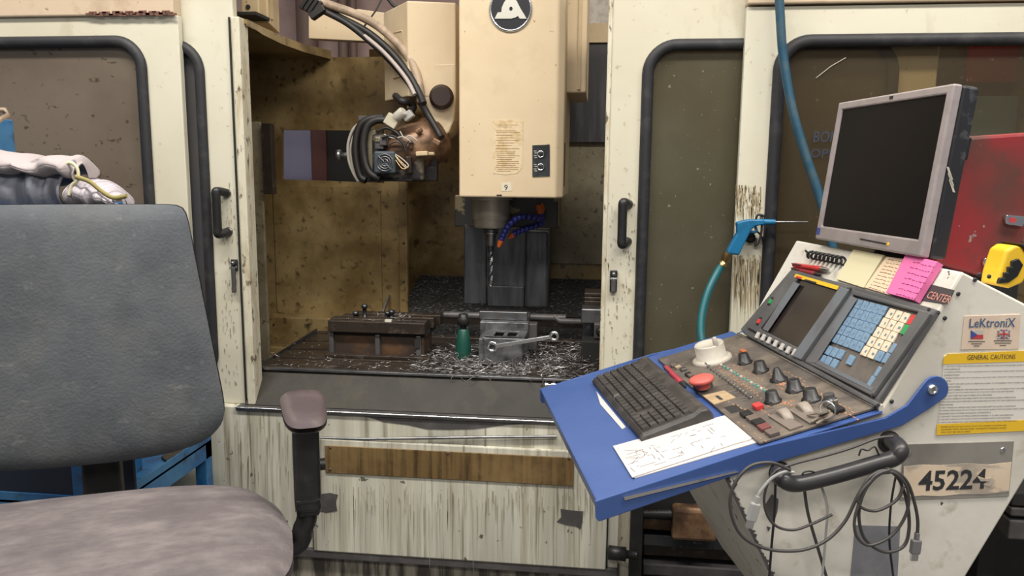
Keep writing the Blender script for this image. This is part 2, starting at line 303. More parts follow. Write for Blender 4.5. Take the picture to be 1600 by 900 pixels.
# sliding doors
def door(x0, x1, hx0, hx1, hz1, name, lab_):
    r = .075; h = rrect(hx0, .70, hx1, hz1, r, .03)
    d = MB().plate([(x0, .03, .62), (x1, .03, .62), (x1, .03, 2.1), (x0, .03, 2.1)], (0, .028, 0), [h]).build('sliding_door', CREAM, ENC, .004)
    MB().tube(rrect(hx0, .70, hx1, hz1, r, .027, 10), .0155, 8, True, .8).build('window_seal', RUBBER, d)
    return d
DX = P(376, 300, .03).x
dl = door(-1.95, DX, -1.85, P(322, 300, .03).x, P(300, 70, .03).z, 'l', '')
MB().plate(rrect(-1.84, .71, P(318, 300, .03).x, P(300, 74, .03).z, .07, .038), (0, .005, 0)).build('window_pane', mat('blue_grey_glazing', (.10, .10, .115), .3, 0, [((.14, .12, .09), 3, .5, .75, .6)], 0, 30, .5, (.75, (.4, .4, .4))), dl)
DR = P(953, 200, .03).x
dr = door(DR, P(1466, 100, .03).x, P(1006, 300, .03).x, P(1396, 100, .03).x, P(1100, 70, .03).z, 'r', '')
MB().plate(rrect(P(1010, 300, .03).x, .71, P(1390, 100, .03).x, P(1100, 74, .03).z, .07, .038), (0, .005, 0)).build('window_pane', GLASSR, dr)
# worn edge flange on the left door and its rail
MB().box((DX-.002, .02, .62), (DX+.022, .075, 1.74)).build('edge_flange', DIRTY, dl, .003)
MB().box((DX-.012, .024, .62), (DX-.008, .031, 1.74)).build('edge_groove', DARK, dl)
mb = MB().box((DR-.012, .034, .62), (DR+.001, .07, 2.1)); mb.build('edge_flange', DIRTY, dr, .003)
def handle(d, cx, y0, y1, off=-.035):
    z1 = P(cx, y0, .03).z; z0 = P(cx, y1, .03).z; x = P(cx, (y0+y1)/2, .03).x
    pts = [(x+.012, .028, z1-.012), (x, .0, z1-.006), (x-.004, off+.03, z1-.01), (x-.004, off+.03, z1-.03), (x-.004, off+.03, z0+.03), (x-.004, off+.03, z0+.01), (x, .0, z0+.006), (x+.012, .028, z0+.012)]
    MB().tube(spline(pts, 5), .0125, 10).build('handle', BLACK, d)
    for z in (z0+.012, z1-.012): MB().lathe([(.013, 0), (.013, .004), (.008, .006)], (x+.012, .03, z), (0, -1, 0), 14).build('handle_mount', STEEL, d)
handle(dl, 350, 295, 368); handle(dr, 974, 312, 384)
def latch(d, cx, y0, y1, long):
    z1 = P(cx, y0, .03).z; z0 = P(cx, y1, .03).z; x = P(cx, y0, .03).x
    l = MB().box((x-.010, .022, z1-(.032 if long else .06)), (x+.010, .03, z1)).build('latch', DSTEEL, d, .002)
    MB().box((x-.006, .012, z0), (x+.006, .022, z1-.022)).build('lever', BARE, l, .003)
    MB().lathe([(.006, 0), (.006, .012), (.003, .014)], (x, .024, z1-.010), (0, -1, 0), 12).build('pivot', STEEL, l)
    MB().box((x-.009, .017, z1-.026), (x+.009, .023, z1-.020)).build('catch', BRIGHT, l, .001)
latch(dl, 367, 405, 456, True); latch(dr, 959, 422, 456, False)
# front apron below the opening
ZS = P(500, 641, 0).z
ap = MB().box((FL-.05, .004, .185), (P(966, 850, 0).x, .05, ZS-.002)).build('front_apron', APRON, ENC, .003)
xa, xb = P(489, 780, 0).x, P(948, 830, 0).x; zb = .183
AP2 = MB().box((xa, -.008, zb), (xb, .004, P(600, 695, 0).z+.012)).build('access_panel', APRON, ENC, .004)
MB().box((xa-.004, -.002, zb), (xa, .0045, .52)).build('panel_gap', DARK, ap); MB().box((xb, -.002, zb), (xb+.004, .0045, .50)).build('panel_gap', DARK, ap)
MB().box((P(510, 715, 0).x, -.013, P(510, 738, 0).z+.004), (P(897, 730, 0).x, -.008, P(510, 694, 0).z)).build('brown_plate', BROWN, AP2, .001)
for x, y in ((516, 699), (700, 708), (516, 733), (889, 716)): MB().lathe([(.004, 0), (.004, .002), (.002, .003)], P(x, y, -.013), (0, -1, 0), 8).build('screw', BARE, AP2)
def patch(px, par, m=BARE, Y=-.0085, th=.0012, name='bare_metal_patch'):
    return MB().plate([P(x, y, Y) for x, y in px], (0, -th, 0)).build(name, m, par)
patch([(490, 767), (500, 772), (516, 770), (528, 773), (525, 785), (527, 798), (510, 801), (494, 797), (491, 785)], AP2)
patch([(876, 795), (890, 797), (911, 799), (910, 815), (907, 827), (900, 822), (885, 820), (870, 815), (877, 808)], AP2)
# sill with worn bare strip and bright edges
so = MB().box((DX-.03, -.004, ZS-.012), (P(966, 850, 0).x, .10, ZS)).build('sill', BARE, ENC, .003)
MB().tube([(DX-.03, -.004, ZS-.002), (P(966, 850, 0).x, -.004, ZS-.002)], .0028, 6).build('sill_edge', BRIGHT, so)
patch([(515, 645), (600, 648), (700, 653), (840, 661), (790, 664), (740, 670), (700, 671), (665, 670), (640, 664), (600, 659), (570, 650)], ap, BARE, .0035)
MB().tube([P(490, 684, -.002), P(560, 686, -.004), P(640, 685, -.008), P(760, 683, -.006), P(870, 682, -.004)], .0045, 8).build('trim_rail', STEEL, ENC)
# base below the apron
MB().box((-2.5, .02, 0), (.08, .1, .185)).build('machine_base', mat('filthy_base_paint', (.33, .30, .24), .5, 0, [(DK, (30, 30, 3), .45, .65, .9)], .2, 40), ENC)
MB().box((FL-.05, -.004, .158), (P(966, 850, 0).x, .02, .186)).build('drip_lip', BARE, ENC, .003)
# ------------------------------------------------------------------ interior lining
x0, x1 = P(300, 300, .74).x, P(636, 400, .74).x; zt = P(560, 89, .74).z; zb2 = P(500, 494, .74).z
h = [P(440, 203, .74), P(600, 204, .74), P(600, 286, .74), P(440, 280, .74)]
lw = MB().plate([(x0, .74, zb2-.2), (x1, .74, zb2-.2), (x1, .74, zt), (x0, .74, zt)], (0, .02, 0), [h]).build('lining_panel', OCHRE, ENC)
bmx = MB().plate(rrect(P(430, 400, .735).x, zb2+.006, P(596, 400, .735).x, P(500, 290, .735).z, .02, .735), (0, .005, 0)).build('embossed_panel', OCHRE, lw, .004)
MB().box((P(624, 400, .72).x, .715, .66), (P(637, 400, .72).x, .74, zt-.12)).build('corner_rib', OCHRE, lw, .003)
for yy in (318, 380, 440): MB().lathe([(.004, 0), (.004, .003)], P(631, yy, .714), (0, -1, 0), 8).build('screw', DARK, lw)
for xx in (428, 482, 540): MB().lathe([(.004, 0), (.004, .003)], P(xx, 507, .66), (0, -1, 0), 8).build('screw', DARK, lw)
MB().box((-1.35, .45, .5), (P(411, 300, .45).x, .462, P(400, 190, .45).z)).build('side_lining', OLIVE, ENC, .004)
MB().box((P(412, 250, .44).x, .43, P(412, 303, .44).z), (P(427, 250, .44).x, .46, P(412, 193, .44).z)).build('guide_bar', TABLE, ENC, .002)
MB().box((-1.35, .66, .5), (P(600, 500, .66).x, .74, P(480, 497, .66).z)).build('ledge', OCHRE, ENC, .004)
MB().box((-1.35, .60, .5), (P(520, 530, .6).x, .66, P(440, 543, .6).z)).build('ledge', OCHRE, ENC, .004)
# rear lining behind the column
MB().box((x1-.2, .96, .4), (1.1, .98, P(780, 75, .96).z)).build('rear_lining', OCHRE, ENC)
MB().box((P(862, 300, .95).x, .95, P(900, 412, .95).z), (1.1, .96, P(900, 222, .95).z)).build('rear_lining', OLIVE, ENC)
MB().box((P(884, 100, .94).x, .93, P(900, 222, .94).z), (P(965, 100, .94).x+.1, .95, P(900, 68, .94).z)).build('rear_shutter', mat('dark_slate_sheet', (.045, .045, .05), .45, 0, [((.12, .12, .13), (30, 30, 3), .55, .75, .6)]), ENC)
MB().box((P(884, 50, .94).x, .92, P(900, 68, .94).z), (1.1, .98, P(900, 38, .94).z)).build('rear_beam', HEADD, ENC)
streaks(AP2, 492, 945, 752, 800, 240, -.0085, OIL2, (50, 120), (.35, .9)); streaks(ap, 345, 486, 650, 740, 90, .0035, OIL2, (50, 130), (.4, 1))
streaks(dl, 345, 372, 280, 600, 110, .0295, OIL2, (3, 16), (.6, 2)); streaks(dr, 950, 992, 300, 570, 110, .0295, OIL2, (3, 16), (.6, 2))
MB().box((1.1, .06, .3), (1.14, .98, 1.9)).build('side_lining', OLIVE, ENC)
MB().box((-1.39, .06, .3), (-1.35, .98, 1.9)).build('side_lining', OCHRE, ENC)
MB().box((P(1475, 180, .14).x, .14, .6), (1.1, .18, P(1550, 150, .14).z)).build('blue_reflection_panel', mat('slate_blue_reflection', (.16, .30, .40), .5), ENC)  # panel added behind the pane, stands in for a blue reflection on the glass
MB().box((P(1520, 100, .16).x, .16, P(1550, 128, .16).z), (1.1, .2, 1.9)).build('red_reflection_panel', mat('red_reflection', (.62, .06, .06), .5), ENC)  # red panel added to imitate a reflection in the right window
MB().box((P(1466, 100, .2).x, .2, .6), (1.1, .22, 1.9)).build('end_guard', OLIVE, ENC)
# things seen through the wall opening
MB().box((P(436, 250, 1.3).x-.2, 1.3, .9), (P(486, 250, 1.3).x, 1.32, 1.7)).build('cabinet_panel', LILAC, ENC)
MB().box((P(487, 250, 1.32).x, 1.31, .9), (P(511, 250, 1.32).x, 1.33, 1.7)).build('cabinet_panel', MAROON, ENC)
MB().box((P(511, 250, 1.34).x, 1.33, .9), (P(640, 250, 1.34).x, 1.35, 1.7)).build('cabinet_panel', DARK, ENC)
# roof sheet with curved edge, top left
arc = [(386, 38), (410, 50), (440, 64), (475, 77), (517, 87)]
top = [P(x, y-8, .05+.69*(i/4)**1.0) for i, (x, y) in enumerate(arc)]; bot = [P(x, y+2+i*.6, .05+.69*(i/4)) for i, (x, y) in enumerate(arc)]
mb = MB(); outer = [Vector((-1.38, .05, top[0].z))] + [Vector((a.x, a.y, top[0].z)) for a in top] + [Vector((-1.38, .74, top[0].z))]
mb.plate(outer, (0, 0, -.012))
for i in range(4): mb.slab([top[i], top[i+1], bot[i+1], bot[i]], (-.004, .002, 0))
mb.build('roof_sheet', OCHRE, ENC)
# bracket and junction box above the left door
jb = MB().box((P(377, 20, .25).x, .25, P(400, 22, .25).z), (P(405, 20, .25).x, .36, P(400, -60, .25).z)).build('junction_box', HEADD, ENC, .004)
MB().lathe([(.007, 0), (.007, .004)], P(388, 11, .25), (0, -1, 0), 12).build('knockout', DARK, jb)
MB().slab([P(395, 36, .3), P(420, 36, .3), P(437, 52, .5), P(412, 50, .5)], (0, 0, .3)).build('bracket', HEADD, ENC, .002)
MB().box((P(373, 26, .22).x, .2, P(400, 25, .22).z), (P(404, 20, .22).x, .3, P(400, 20, .22).z)).build('seal_strip', DARK, ENC)
# black frame, stub and pipework under the pendant
MB().box((P(984, 850, .0).x, .0, 0), (P(1004, 850, .0).x, .05, .62)).build('frame_post', BLACK, ENC, .003)
MB().box((P(966, 850, .03).x, .03, 0), (P(984, 850, .03).x, .06, .62)).build('worn_edge_plate', DIRTY, ENC)
MB().lathe([(.012, -.03), (.012, 0), (.02, 0), (.02, .05), (.0, .052)], P(978, 866, -.01), (-1, 0, .05), 16).build('pipe_stub', BLACK, ENC)
for i, (y, m) in enumerate(((822, COPPER), (842, DSTEEL), (862, TABLE), (888, BARE))):
    MB().box((P(1004, y, .12).x, .12-.02*(i % 2), P(1060, y+9, .12).z), (1.2, .2, P(1060, y-9, .12).z)).build('lower_beam', m, ENC, .004)
MB().tube([P(1004+k*2.2, 803, .08+.0*k) for k in range(22)], [.016 if k % 2 else .012 for k in range(22)], 10).build('corrugated_hose', HOSEB, ENC)
MB().box((P(1050, 830, .06).x, .06, P(1060, 845, .06).z), (P(1120, 830, .06).x, .12, P(1060, 795, .06).z)).build('pump_body', COPPER, ENC, .01)
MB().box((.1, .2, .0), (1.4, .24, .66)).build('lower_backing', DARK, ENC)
# ================================================================== worktable
TZ = .722
TB = thing('machine_table', (-.5, .3, .3), 'brown oily cast iron machine table with slots and a stained steel front', 'machine table')
tl, tr = -1.045, .30
MB().box((tl, .10, TZ-.05), (tr, .64, TZ-.012)).build('table_bed', TABLE, TB, .003)
ys = [.10, .205, .225, .33, .35, .455, .475, .58, .60, .64]
for i in range(0, 10, 2): MB().box((tl, ys[i], TZ-.014), (tr, ys[i+1], TZ)).build('table_strip', TABLE, TB, .003)
GA, GB = Vector((0, .094, TZ-.006)), Vector((0, .018, ZS+.001)); GN = (GA-GB).cross(XA).normalized(); GN = GN if GN.y < 0 else -GN
MB().slab([(tl, GB.y, GB.z), (tr, GB.y, GB.z), (tr, GA.y, GA.z), (tl, GA.y, GA.z)], (0, .008, 0)).build('front_guard', GREYAP, TB, .002)
def GP(x, y, h=0): return hit(x, y, GA+GN*h, GN)
MB().box((tl, .082, TZ-.008), (tr, .102, TZ+.001)).build('guard_edge', STEEL, TB, .002)
for x, y in ((501, 580), (620, 584), (859, 596)): MB().lathe([(.009, 0), (.009, .0015)], GP(x, y, .0005), GN, 12).build('guard_hole', DARK, TB)
MB().plate([GP(x, y, .0002) for x, y in ((850, 590), (866, 590), (868, 600), (852, 602))], GN*.0005).build('worn_ring', BRIGHT, TB)
MB().plate([(tl+.004, .12, TZ), (tl+.004, .60, TZ), (tl+.004, .60, P(452, 516, .6).z+.01)], (.006, 0, 0)).build('side_fin', DSTEEL, TB)
MB().box((tl, .10, .3), (tr, .64, TZ-.05)).build('saddle', DARK, TB)
# chip trough and sloping swarf bed behind the table
WAYC = mat('brushed_grey_cover', (.24, .25, .27), .42, .55, [((.09, .095, .105), (20, 20, 3), .45, .7, .8), ((.34, .34, .35), (40, 40, 8), .58, .8, .5)], .1, 80)
wc = thing('way_cover', P(790, 478, .80), 'upright dark steel telescopic way cover behind the drill', 'way cover')
z0, z1 = P(790, 478, .8).z, P(790, 356, .8).z
MB().box((P(727, 420, .81).x, .80, z0), (P(858, 420, .81).x, .9, z1)).build('cover_plate', WAYC, wc, .003)
MB().box((P(725, 420, .79).x, .785, z0), (P(760, 420, .79).x, .80, z1+.004)).build('cover_plate', WAYC, wc, .006)
MB().box((P(820, 420, .775).x, .765, z0), (P(857, 420, .775).x, .80, z1-.006)).build('cover_plate', WAYC, wc, .01)
MB().box((P(762, 460, .78).x, .775, z0), (P(819, 460, .78).x, .80, P(790, 447, .78).z)).build('cover_plate', WAYC, wc, .003)
a0 = P(640, 430, .95); a1 = P(604, 487, .72); cz = a1.z
CT = thing('chip_tray', (-.2, .8, .45), 'dark sloping chip tray caked in swarf behind the machine table', 'chip tray')
MB().slab([(x1-.03, .72, cz), (1.0, .72, cz), (1.0, .955, a0.z), (x1+.0, .955, a0.z)], (0, .0, -.04)).build('sloping_bed', SWARFD, CT)
MB().box((x1-.03, .645, .45), (1.0, .72, cz-.035)).build('trough_floor', SWARFD, CT)
MB().box((x1-.05, .70, cz-.12), (1.0, .72, cz-.004)).build('front_wall', TABLE, CT)
MB().slab([P(605, 462, .72), P(608, 462, .72), P(598, 491, .66), P(595, 491, .66)], (0, .02, 0)).build('bright_edge', STEEL, CT)
# ================================================================== spindle head
HY = .30
HD = thing('spindle_head', P(800, 310, .45), 'warm cream machine spindle head with round emblem and worn instruction label', 'spindle head')
hx0, hx1 = P(717, 200, HY).x, P(881, 200, HY).x; hz0 = P(800, 309, HY).z; hz1 = 2.35
mb = MB(); ch = .022
mb.plate([(hx0, HY, hz0), (hx1-ch, HY, hz0), (hx1, HY+ch, hz0), (hx1, HY+.42, hz0), (hx0, HY+.42, hz0)], (0, 0, hz1-hz0))
hh = mb.build('housing', HEAD, HD, .006, 3)
MB().box((hx1-.02, HY+.15, P(900, 145, HY+.15).z), (P(917, 80, HY+.15).x, HY+.5, hz1)).build('rear_housing', HEAD, HD, .006)
MB().box((P(903, 80, HY+.14).x, HY+.143, P(900, 140, HY+.15).z), (P(908, 80, HY+.14).x, HY+.15, hz1)).build('seam', HEADD, HD)
MB().box((hx1, HY+.06, P(885, 292, HY).z), (hx1+.001, HY+.10, P(885, 222, HY).z)).build('side_slot', DARK, HD)
# emblem
c = P(798, 15, HY); rr = P(832, 15, HY).x-c.x
em = MB().lathe([(rr, 0), (rr, .004), (rr-.004, .007), (rr-.008, .005), (rr-.008, .0)], c, (0, -1, 0), 40).build('emblem_ring', BRIGHT, HD)
MB().lathe([(rr-.006, .001), (rr-.006, .0042)], c, (0, -1, 0), 40).build('emblem_disc', mat('emblem_black', (.025, .025, .03), .3), em)
def EP(x, y): return P(720+x*180/1600, y*90/800, HY-.0045)
o_ = [EP(*a) for a in ((470, 262), (515, 175), (565, 170), (570, 110), (600, 40), (640, -20), (700, -70), (740, -30), (780, 20), (830, 120), (880, 200), (915, 262), (820, 262), (795, 225), (760, 245), (700, 262))]
hc = EP(698, 125); MB().plate(o_, (0, -.003, 0), [[hc+Vector((.0052*math.cos(t*math.pi/6), 0, .0062*math.sin(t*math.pi/6))) for t in range(12)]]).build('emblem_mark', mat('emblem_silver', (.72, .70, .62), .35, .6), em)
# labels
def hp(px, m, name, Y=HY, th=.001, par=HD): return MB().plate([P(x, y, Y) for x, y in px], (0, -th, 0)).build(name, m, par)
il = hp([(769, 189), (793, 187), (818, 189), (817, 230), (816, 262), (808, 271), (790, 273), (770, 271), (771, 235)], mat('yellowed_label', (.74, .59, .38), .55, 0, [((.5, .34, .14), 40, .52, .72, .7)]), 'instruction_label')
mb = MB()
for i, y in enumerate([195, 198, 204, 206, 211, 215, 219, 223, 227, 232, 237, 240, 243, 246, 249, 252, 255, 258, 261, 264, 267]):
    a, b = 774+random.uniform(0, 4), 812-random.uniform(0, 14 if i % 3 else 2); q = P(a, y, HY-.0012); e = P(b, y, HY-.0012)
    mb.box((q.x, HY-.0018, q.z-.0004), (e.x, HY-.001, q.z+.0005))
stuff(mb.build('printed_lines', mat('faded_print', (.42, .29, .14), .7), il))
ns = hp([(783, 286), (799, 285), (800, 298), (784, 299)], mat('small_pale_sticker', (.72, .64, .5), .6), 'number_sticker')
text('9', P(788, 297, HY-.0014), XA, ZA, .017, INK, ns)
hp([(776, 304), (784, 304), (784, 306), (776, 306)], DARK, 'chip')
bp = hp([(832, 227), (859, 226), (859, 275), (832, 276)], DSTEEL, 'button_plate', th=.003)
for y in (241, 261):
    c = P(845, y, HY-.003); b_ = MB().lathe([(.0115, 0), (.0115, .003), (.008, .004), (.008, .001)], c, (0, -1, 0), 20).build('push_button', BRIGHT, bp)
    MB().lathe([(.008, 0), (.008, .003), (.005, .0035)], c, (0, -1, 0), 16).build('cap', BLACK, b_)
mb = MB()
for y0 in (236, 257):
    for k, dy in enumerate((0, 3, 7, 10)): q = P(836+(k % 2), y0+dy, HY-.003); mb.box((q.x-.004, HY-.0038, q.z-.0012), (q.x+.005, HY-.003, q.z+.0012))
mb.build('button_legend', WHITE, bp)
# underside plate and spindle nose
SY = HY+.15
MB().box((P(705, 330, SY).x, SY+.06, P(760, 357, SY).z), (P(870, 330, SY).x, SY+.3, hz0)).build('underside_bracket', mat('black_oily_casting', (.035, .032, .03), .4, .2, [((.3, .24, .13), 9, .6, .66, .7)]), HD, .004)
sx = P(767, 340, SY).x; sz = P(767, 356, SY).z
sp = MB().lathe([(.072, hz0-sz+.002), (.072, hz0-sz-.012), (.063, hz0-sz-.014), (.062, .03), (.058, .028), (.058, .004), (.05, 0)], (sx, SY, sz), (0, 0, 1), 32).build('spindle_nose', mat('spindle_steel', (.46, .42, .35), .32, .45, [((.25, .22, .18), (4, 4, 30), .5, .75, .6)]), HD)
# cutting tool in the spindle
tz = P(767, 449, SY).z; k = (sz-tz)
TL = thing('drill_tool', (sx, SY, tz), 'long twist drill in a steel holder clamped in the spindle', 'drill')
MB().lathe([(.016, 0), (.026, -.004), (.026, -.012), (.018, -.014), (.024, -.017), (.024, -.022), (.017, -.026), (.016, -.058), (.010, -.064)], (sx, SY, sz+.002), (0, 0, 1), 24).build('tool_holder', STEEL, TL)
MB().lathe([(.0105, sz-.06-tz), (.0105, k*.62), (.0085, k*.60)], (sx, SY, tz), (0, 0, 1), 20).build('shank', DSTEEL, TL)
vs = []; fs = []; n = 34; L_ = k*.62
for i in range(n):
    h_ = L_*i/(n-1); a = i*.36; sc = .35+.65*min(1, i/3)
    for j in range(12):
        t = 2*math.pi*j/12; rr_ = .0098*(.62+.38*abs(math.cos(t)))*sc; vs.append(Vector((sx+rr_*math.cos(t+a), SY+rr_*math.sin(t+a), tz+h_)))
for i in range(n-1):
    for j in range(12): fs.append((i*12+j, i*12+(j+1) % 12, (i+1)*12+(j+1) % 12, (i+1)*12+j))
mb = MB(); mb.add(vs, fs, False); mb.add(vs[:12], [tuple(range(12))]); mb.build('fluted_drill', DSTEEL, TL)
MB().lathe([(.002, 0), (.0088, .006), (.0088, .018), (.006, .02)], (sx, SY, tz), (0, 0, 1), 12).build('drill_tip', BRIGHT, TL)
# segmented coolant hoses
def loc(pts, lbl, tip):
    pp = spline(pts, 2); a = pp[0]
    t = thing('coolant_hose', a, lbl, 'hose', 0, None)
    MB().lathe([(.010, .02), (.012, .0), (.010, -.014)], a, (pp[0]-pp[1]).normalized(), 12).build('hose_base', LOCO, t)
    for i in range(1, len(pp)-1): MB().ball(pp[i], .0112, 10).build('hose_segment', LOCB, t)
    d = (pp[-1]-pp[-2]).normalized(); MB().lathe([(.010, -.004), (.010, .006), (.005, .022)], pp[-2]+d*.006, d, 12).build('nozzle', LOCO, t)
Y0 = SY-.03
loc([P(844, 330, Y0+.06), P(846, 342, Y0+.05), P(835, 340, Y0+.03), P(818, 338, Y0+.01), P(805, 343, Y0), P(793, 355, Y0), P(786, 368, Y0), P(782, 378, Y0)], 'blue segmented coolant hose ending in an orange nozzle close beside the drill', None)
loc([P(849, 326, Y0+.1), P(851, 345, Y0+.1), P(838, 352, Y0+.09), P(823, 357, Y0+.08), P(810, 362, Y0+.08), P(800, 368, Y0+.08)], 'shorter blue segmented coolant hose tucked behind the longer one', None)
# ================================================================== tool changer
TY = .46
TC = thing('tool_changer', P(660, 290, TY), 'cream swing arm tool changer with hoses and a fan motor', 'tool changer')
zt_, zb_ = P(660, 5, TY).z, P(660, 145, TY).z
A_, B_, C_ = P(637, 80, TY-.04), P(712, 80, TY+.0), P(600, 80, TY+.14)
arm = MB().plate([(A_.x, A_.y, zb_-.015), (B_.x, B_.y, zb_-.015), (B_.x, B_.y+.2, zb_-.015), (C_.x+.05, C_.y+.15, zb_-.015), (C_.x, C_.y, zb_-.015)], (0, 0, zt_-zb_+.015)).build('arm_housing', HEAD, TC, .004)
hw = [P(637, 100, TY-.035), P(712, 100, TY-.005), P(712, 150, TY-.005), P(709, 188, TY-.005), P(702, 206, TY-.01), P(692, 216, TY-.01), P(682, 205, TY-.015), P(672, 180, TY-.02), P(660, 150, TY-.025), P(645, 125, TY-.03)]
MB().plate(hw, (0, .14, 0)).build('arm_lower', HEAD, TC, .006)
hnd = [P(613, 62, TY+.08), P(614, 52, TY+.07), P(628, 48, TY-.0), P(630, 52, TY+.0)]
MB().tube(hnd, .003, 6).build('lifting_handle', HEADD, TC); MB().tube([P(613, 118, TY+.08), P(615, 122, TY+.06), P(628, 118, TY), P(629, 113, TY+.01)], .003, 6).build('lifting_handle', HEADD, TC)
MB().lathe([(.04, -.01), (.04, .012), (.034, .016), (.034, .03), (.03, .034)], P(690, 152, TY-.015), (.15, -1, 0), 28).build('pivot_cap', mat('brown_black_cap', (.045, .028, .024), .35), TC)
MB().slab([P(600, 137, TY+.14), P(634, 143, TY-.02), P(645, 160, TY-.02), P(622, 150, TY+.1)], (0, .06, 0)).build('arm_foot', HEADD, TC, .003)
# magazine casting
ax = (P(690, 215, TY)-P(590, 255, TY)).normalized()
MB().lathe([(.0, -.16), (.05, -.15), (.075, -.12), (.085, -.05), (.08, .02), (.062, .06), (.03, .075)], P(668, 222, TY+.02), (ax+Vector((0, .25, .1))).normalized(), 28).build('magazine_casting', COPPER, TC)
MB().box((P(588, 250, TY).x, TY-.06, P(600, 283, TY).z), (P(668, 250, TY).x, TY+.08, P(600, 210, TY).z)).build('gear_case', mat('black_greasy_casting', (.035, .03, .028), .4, .3, [((.22, .18, .13), 16, .58, .7, .7)], .3, 60), TC, .012, 3)
MB().box((P(574, 250, TY-.05).x, TY-.055, P(580, 276, TY).z), (P(588, 240, TY-.05).x, TY+.04, P(580, 203, TY).z)).build('flange', OLIVE, TC, .006)
fm = MB().box((P(585, 250, TY-.1).x, TY-.11, P(600, 271, TY-.1).z), (P(618, 250, TY-.1).x, TY-.05, P(600, 236, TY-.1).z)).build('fan_motor', mat('slate_blue_casing', (.06, .075, .09), .4), TC, .007, 3)
fc = P(601.5, 254, TY-.111)
for r_ in (.027, .019, .011): MB().tube([fc+Vector((r_*math.cos(a*math.pi/12), -.002, r_*math.sin(a*math.pi/12))) for a in range(24)], .0018, 5, True).build('guard_ring', STEEL, fm)
for a in range(4): d = Vector((math.cos(a*1.57+.78), 0, math.sin(a*1.57+.78))); MB().tube([fc+d*.004+Vector((0, -.002, 0)), fc+d*.03+Vector((0, -.002, 0))], .0016, 5).build('guard_spoke', STEEL, fm)
MB().box((P(587, 228, TY-.08).x, TY-.09, P(600, 233, TY-.08).z), (P(600, 228, TY-.08).x, TY-.05, P(600, 220, TY-.08).z)).build('solenoid', BARE, TC, .002)
# cover plate, sensor blocks, wiring
MB().slab([P(560, 181, TY), P(604, 181, TY), P(604, 190, TY), P(560, 188, TY)], (0, .05, 0)).build('top_plate', BARE, TC, .001)
def blk(cx, cy, wpx, hpx, ang, m, nm, Y=TY-.08):
    c = P(cx, cy, Y); s = abs(P(cx+10, cy, Y).x-c.x)/10; a = R(ang); e = Vector((math.cos(a), 0, math.sin(a))); f = Vector((-math.sin(a), 0, math.cos(a)))
    MB().obox(c, e, YA, f, wpx*s, .03, hpx*s).build(nm, m, TC, .003)
blk(613, 189, 20, 18, -32, mat('ivory_block', (.55, .50, .38), .5), 'sensor_block'); blk(638, 181, 16, 12, 35, mat('grey_block', (.40, .39, .37), .4), 'sensor_block')
MB().lathe([(.016, 0), (.016, .03), (.013, .034)], P(620, 183, TY-.09), (.7, -.3, .5), 16).build('connector', WHITE, TC)
MB().tube(spline([P(618, 150, TY), P(628, 158, TY-.05), P(640, 160, TY-.03), P(646, 168, TY-.02), P(640, 175, TY-.05)], 6), .012, 8).build('cable_bundle', HOSEB, TC)
def hose(px, r, m, nm, Ys):
    k = len(px); pts = [P(x, y, Ys[0]+(Ys[1]-Ys[0])*i/(k-1)) for i, (x, y) in enumerate(px)]; MB().tube(spline(pts, 8), r, 10).build(nm, m, TC)
hose([(470, -25), (497, 0), (555, 22), (592, 42), (628, 75), (648, 108), (656, 140), (658, 160)], .0145, HOSET, 'conduit', (.5, TY-.06))
hose([(478, 0), (500, 14), (540, 35), (575, 62), (605, 90), (636, 125), (651, 150), (666, 175), (684, 205), (690, 215)], .011, HOSEB, 'conduit', (.49, TY-.08))
hose([(490, 5), (530, 26), (575, 50), (612, 82), (640, 118), (655, 145), (662, 162)], .011, HOSEB, 'conduit', (.51, TY-.09))
hose([(496, 14), (535, 34), (572, 58), (604, 86), (634, 122), (648, 148)], .007, mat('grey_white_conduit', (.42, .36, .33), .4), 'conduit', (.50, TY-.085))
hose([(606, 188), (588, 188), (574, 198), (568, 222), (570, 250), (578, 270), (594, 280)], .0125, HOSEB, 'conduit', (TY-.06, TY-.08))
hose([(600, 184), (578, 186), (562, 198), (556, 225), (558, 255), (564, 276), (572, 282)], .0125, HOSEB, 'conduit', (TY-.03, TY-.05))
hose([(566, 190), (552, 202), (544, 225), (545, 250), (552, 270), (560, 284)], .005, WIRE, 'wire', (TY-.02, TY-.02))
hose([(572, 192), (556, 206), (548, 230), (550, 256), (556, 278)], .004, WIRE, 'wire', (TY-.03, TY-.02))
for q in ([(616, 240), (628, 248), (638, 258), (634, 262), (624, 252), (618, 244)], [(614, 240), (626, 252), (636, 262), (628, 263), (618, 250)], [(608, 226), (620, 222), (632, 228), (640, 220), (648, 226)], [(600, 210), (615, 216), (630, 214), (642, 222)], [(625, 205), (632, 216), (640, 212), (652, 220)]):
    hose(q, .0022, random.choice([WIRE, HOSEB, BRASS]), 'wire', (TY-.1, TY-.1))
hose([(590, 205), (604, 200), (618, 206), (626, 214)], .005, HOSEB, 'wire', (TY-.08, TY-.09)); hose([(596, 215), (612, 212), (628, 222), (634, 236)], .004, HOSEB, 'wire', (TY-.1, TY-.1))
MB().lathe([(.01, 0), (.01, .03), (.02, .03), (.02, .045), (.007, .048)], P(547, 243, TY), (-1, -.1, 0), 14).build('probe', STEEL, TC)
blk(660, 240, 18, 7, 4, HEADD, 'bracket'); blk(683, 222, 12, 8, -28, COPPER, 'bracket'); blk(643, 228, 6, 10, 5, COPPER, 'bracket'); blk(640, 258, 8, 26, 2, TABLE, 'bracket', TY-.07)
blk(592, 218, 9, 8, 0, OLIVE, 'relay'); blk(600, 222, 10, 11, 0, BARE, 'relay'); blk(655, 205, 10, 6, 30, COPPER, 'clamp'); blk(610, 281, 70, 4, 0, DARK, 'skid_plate', TY-.05)
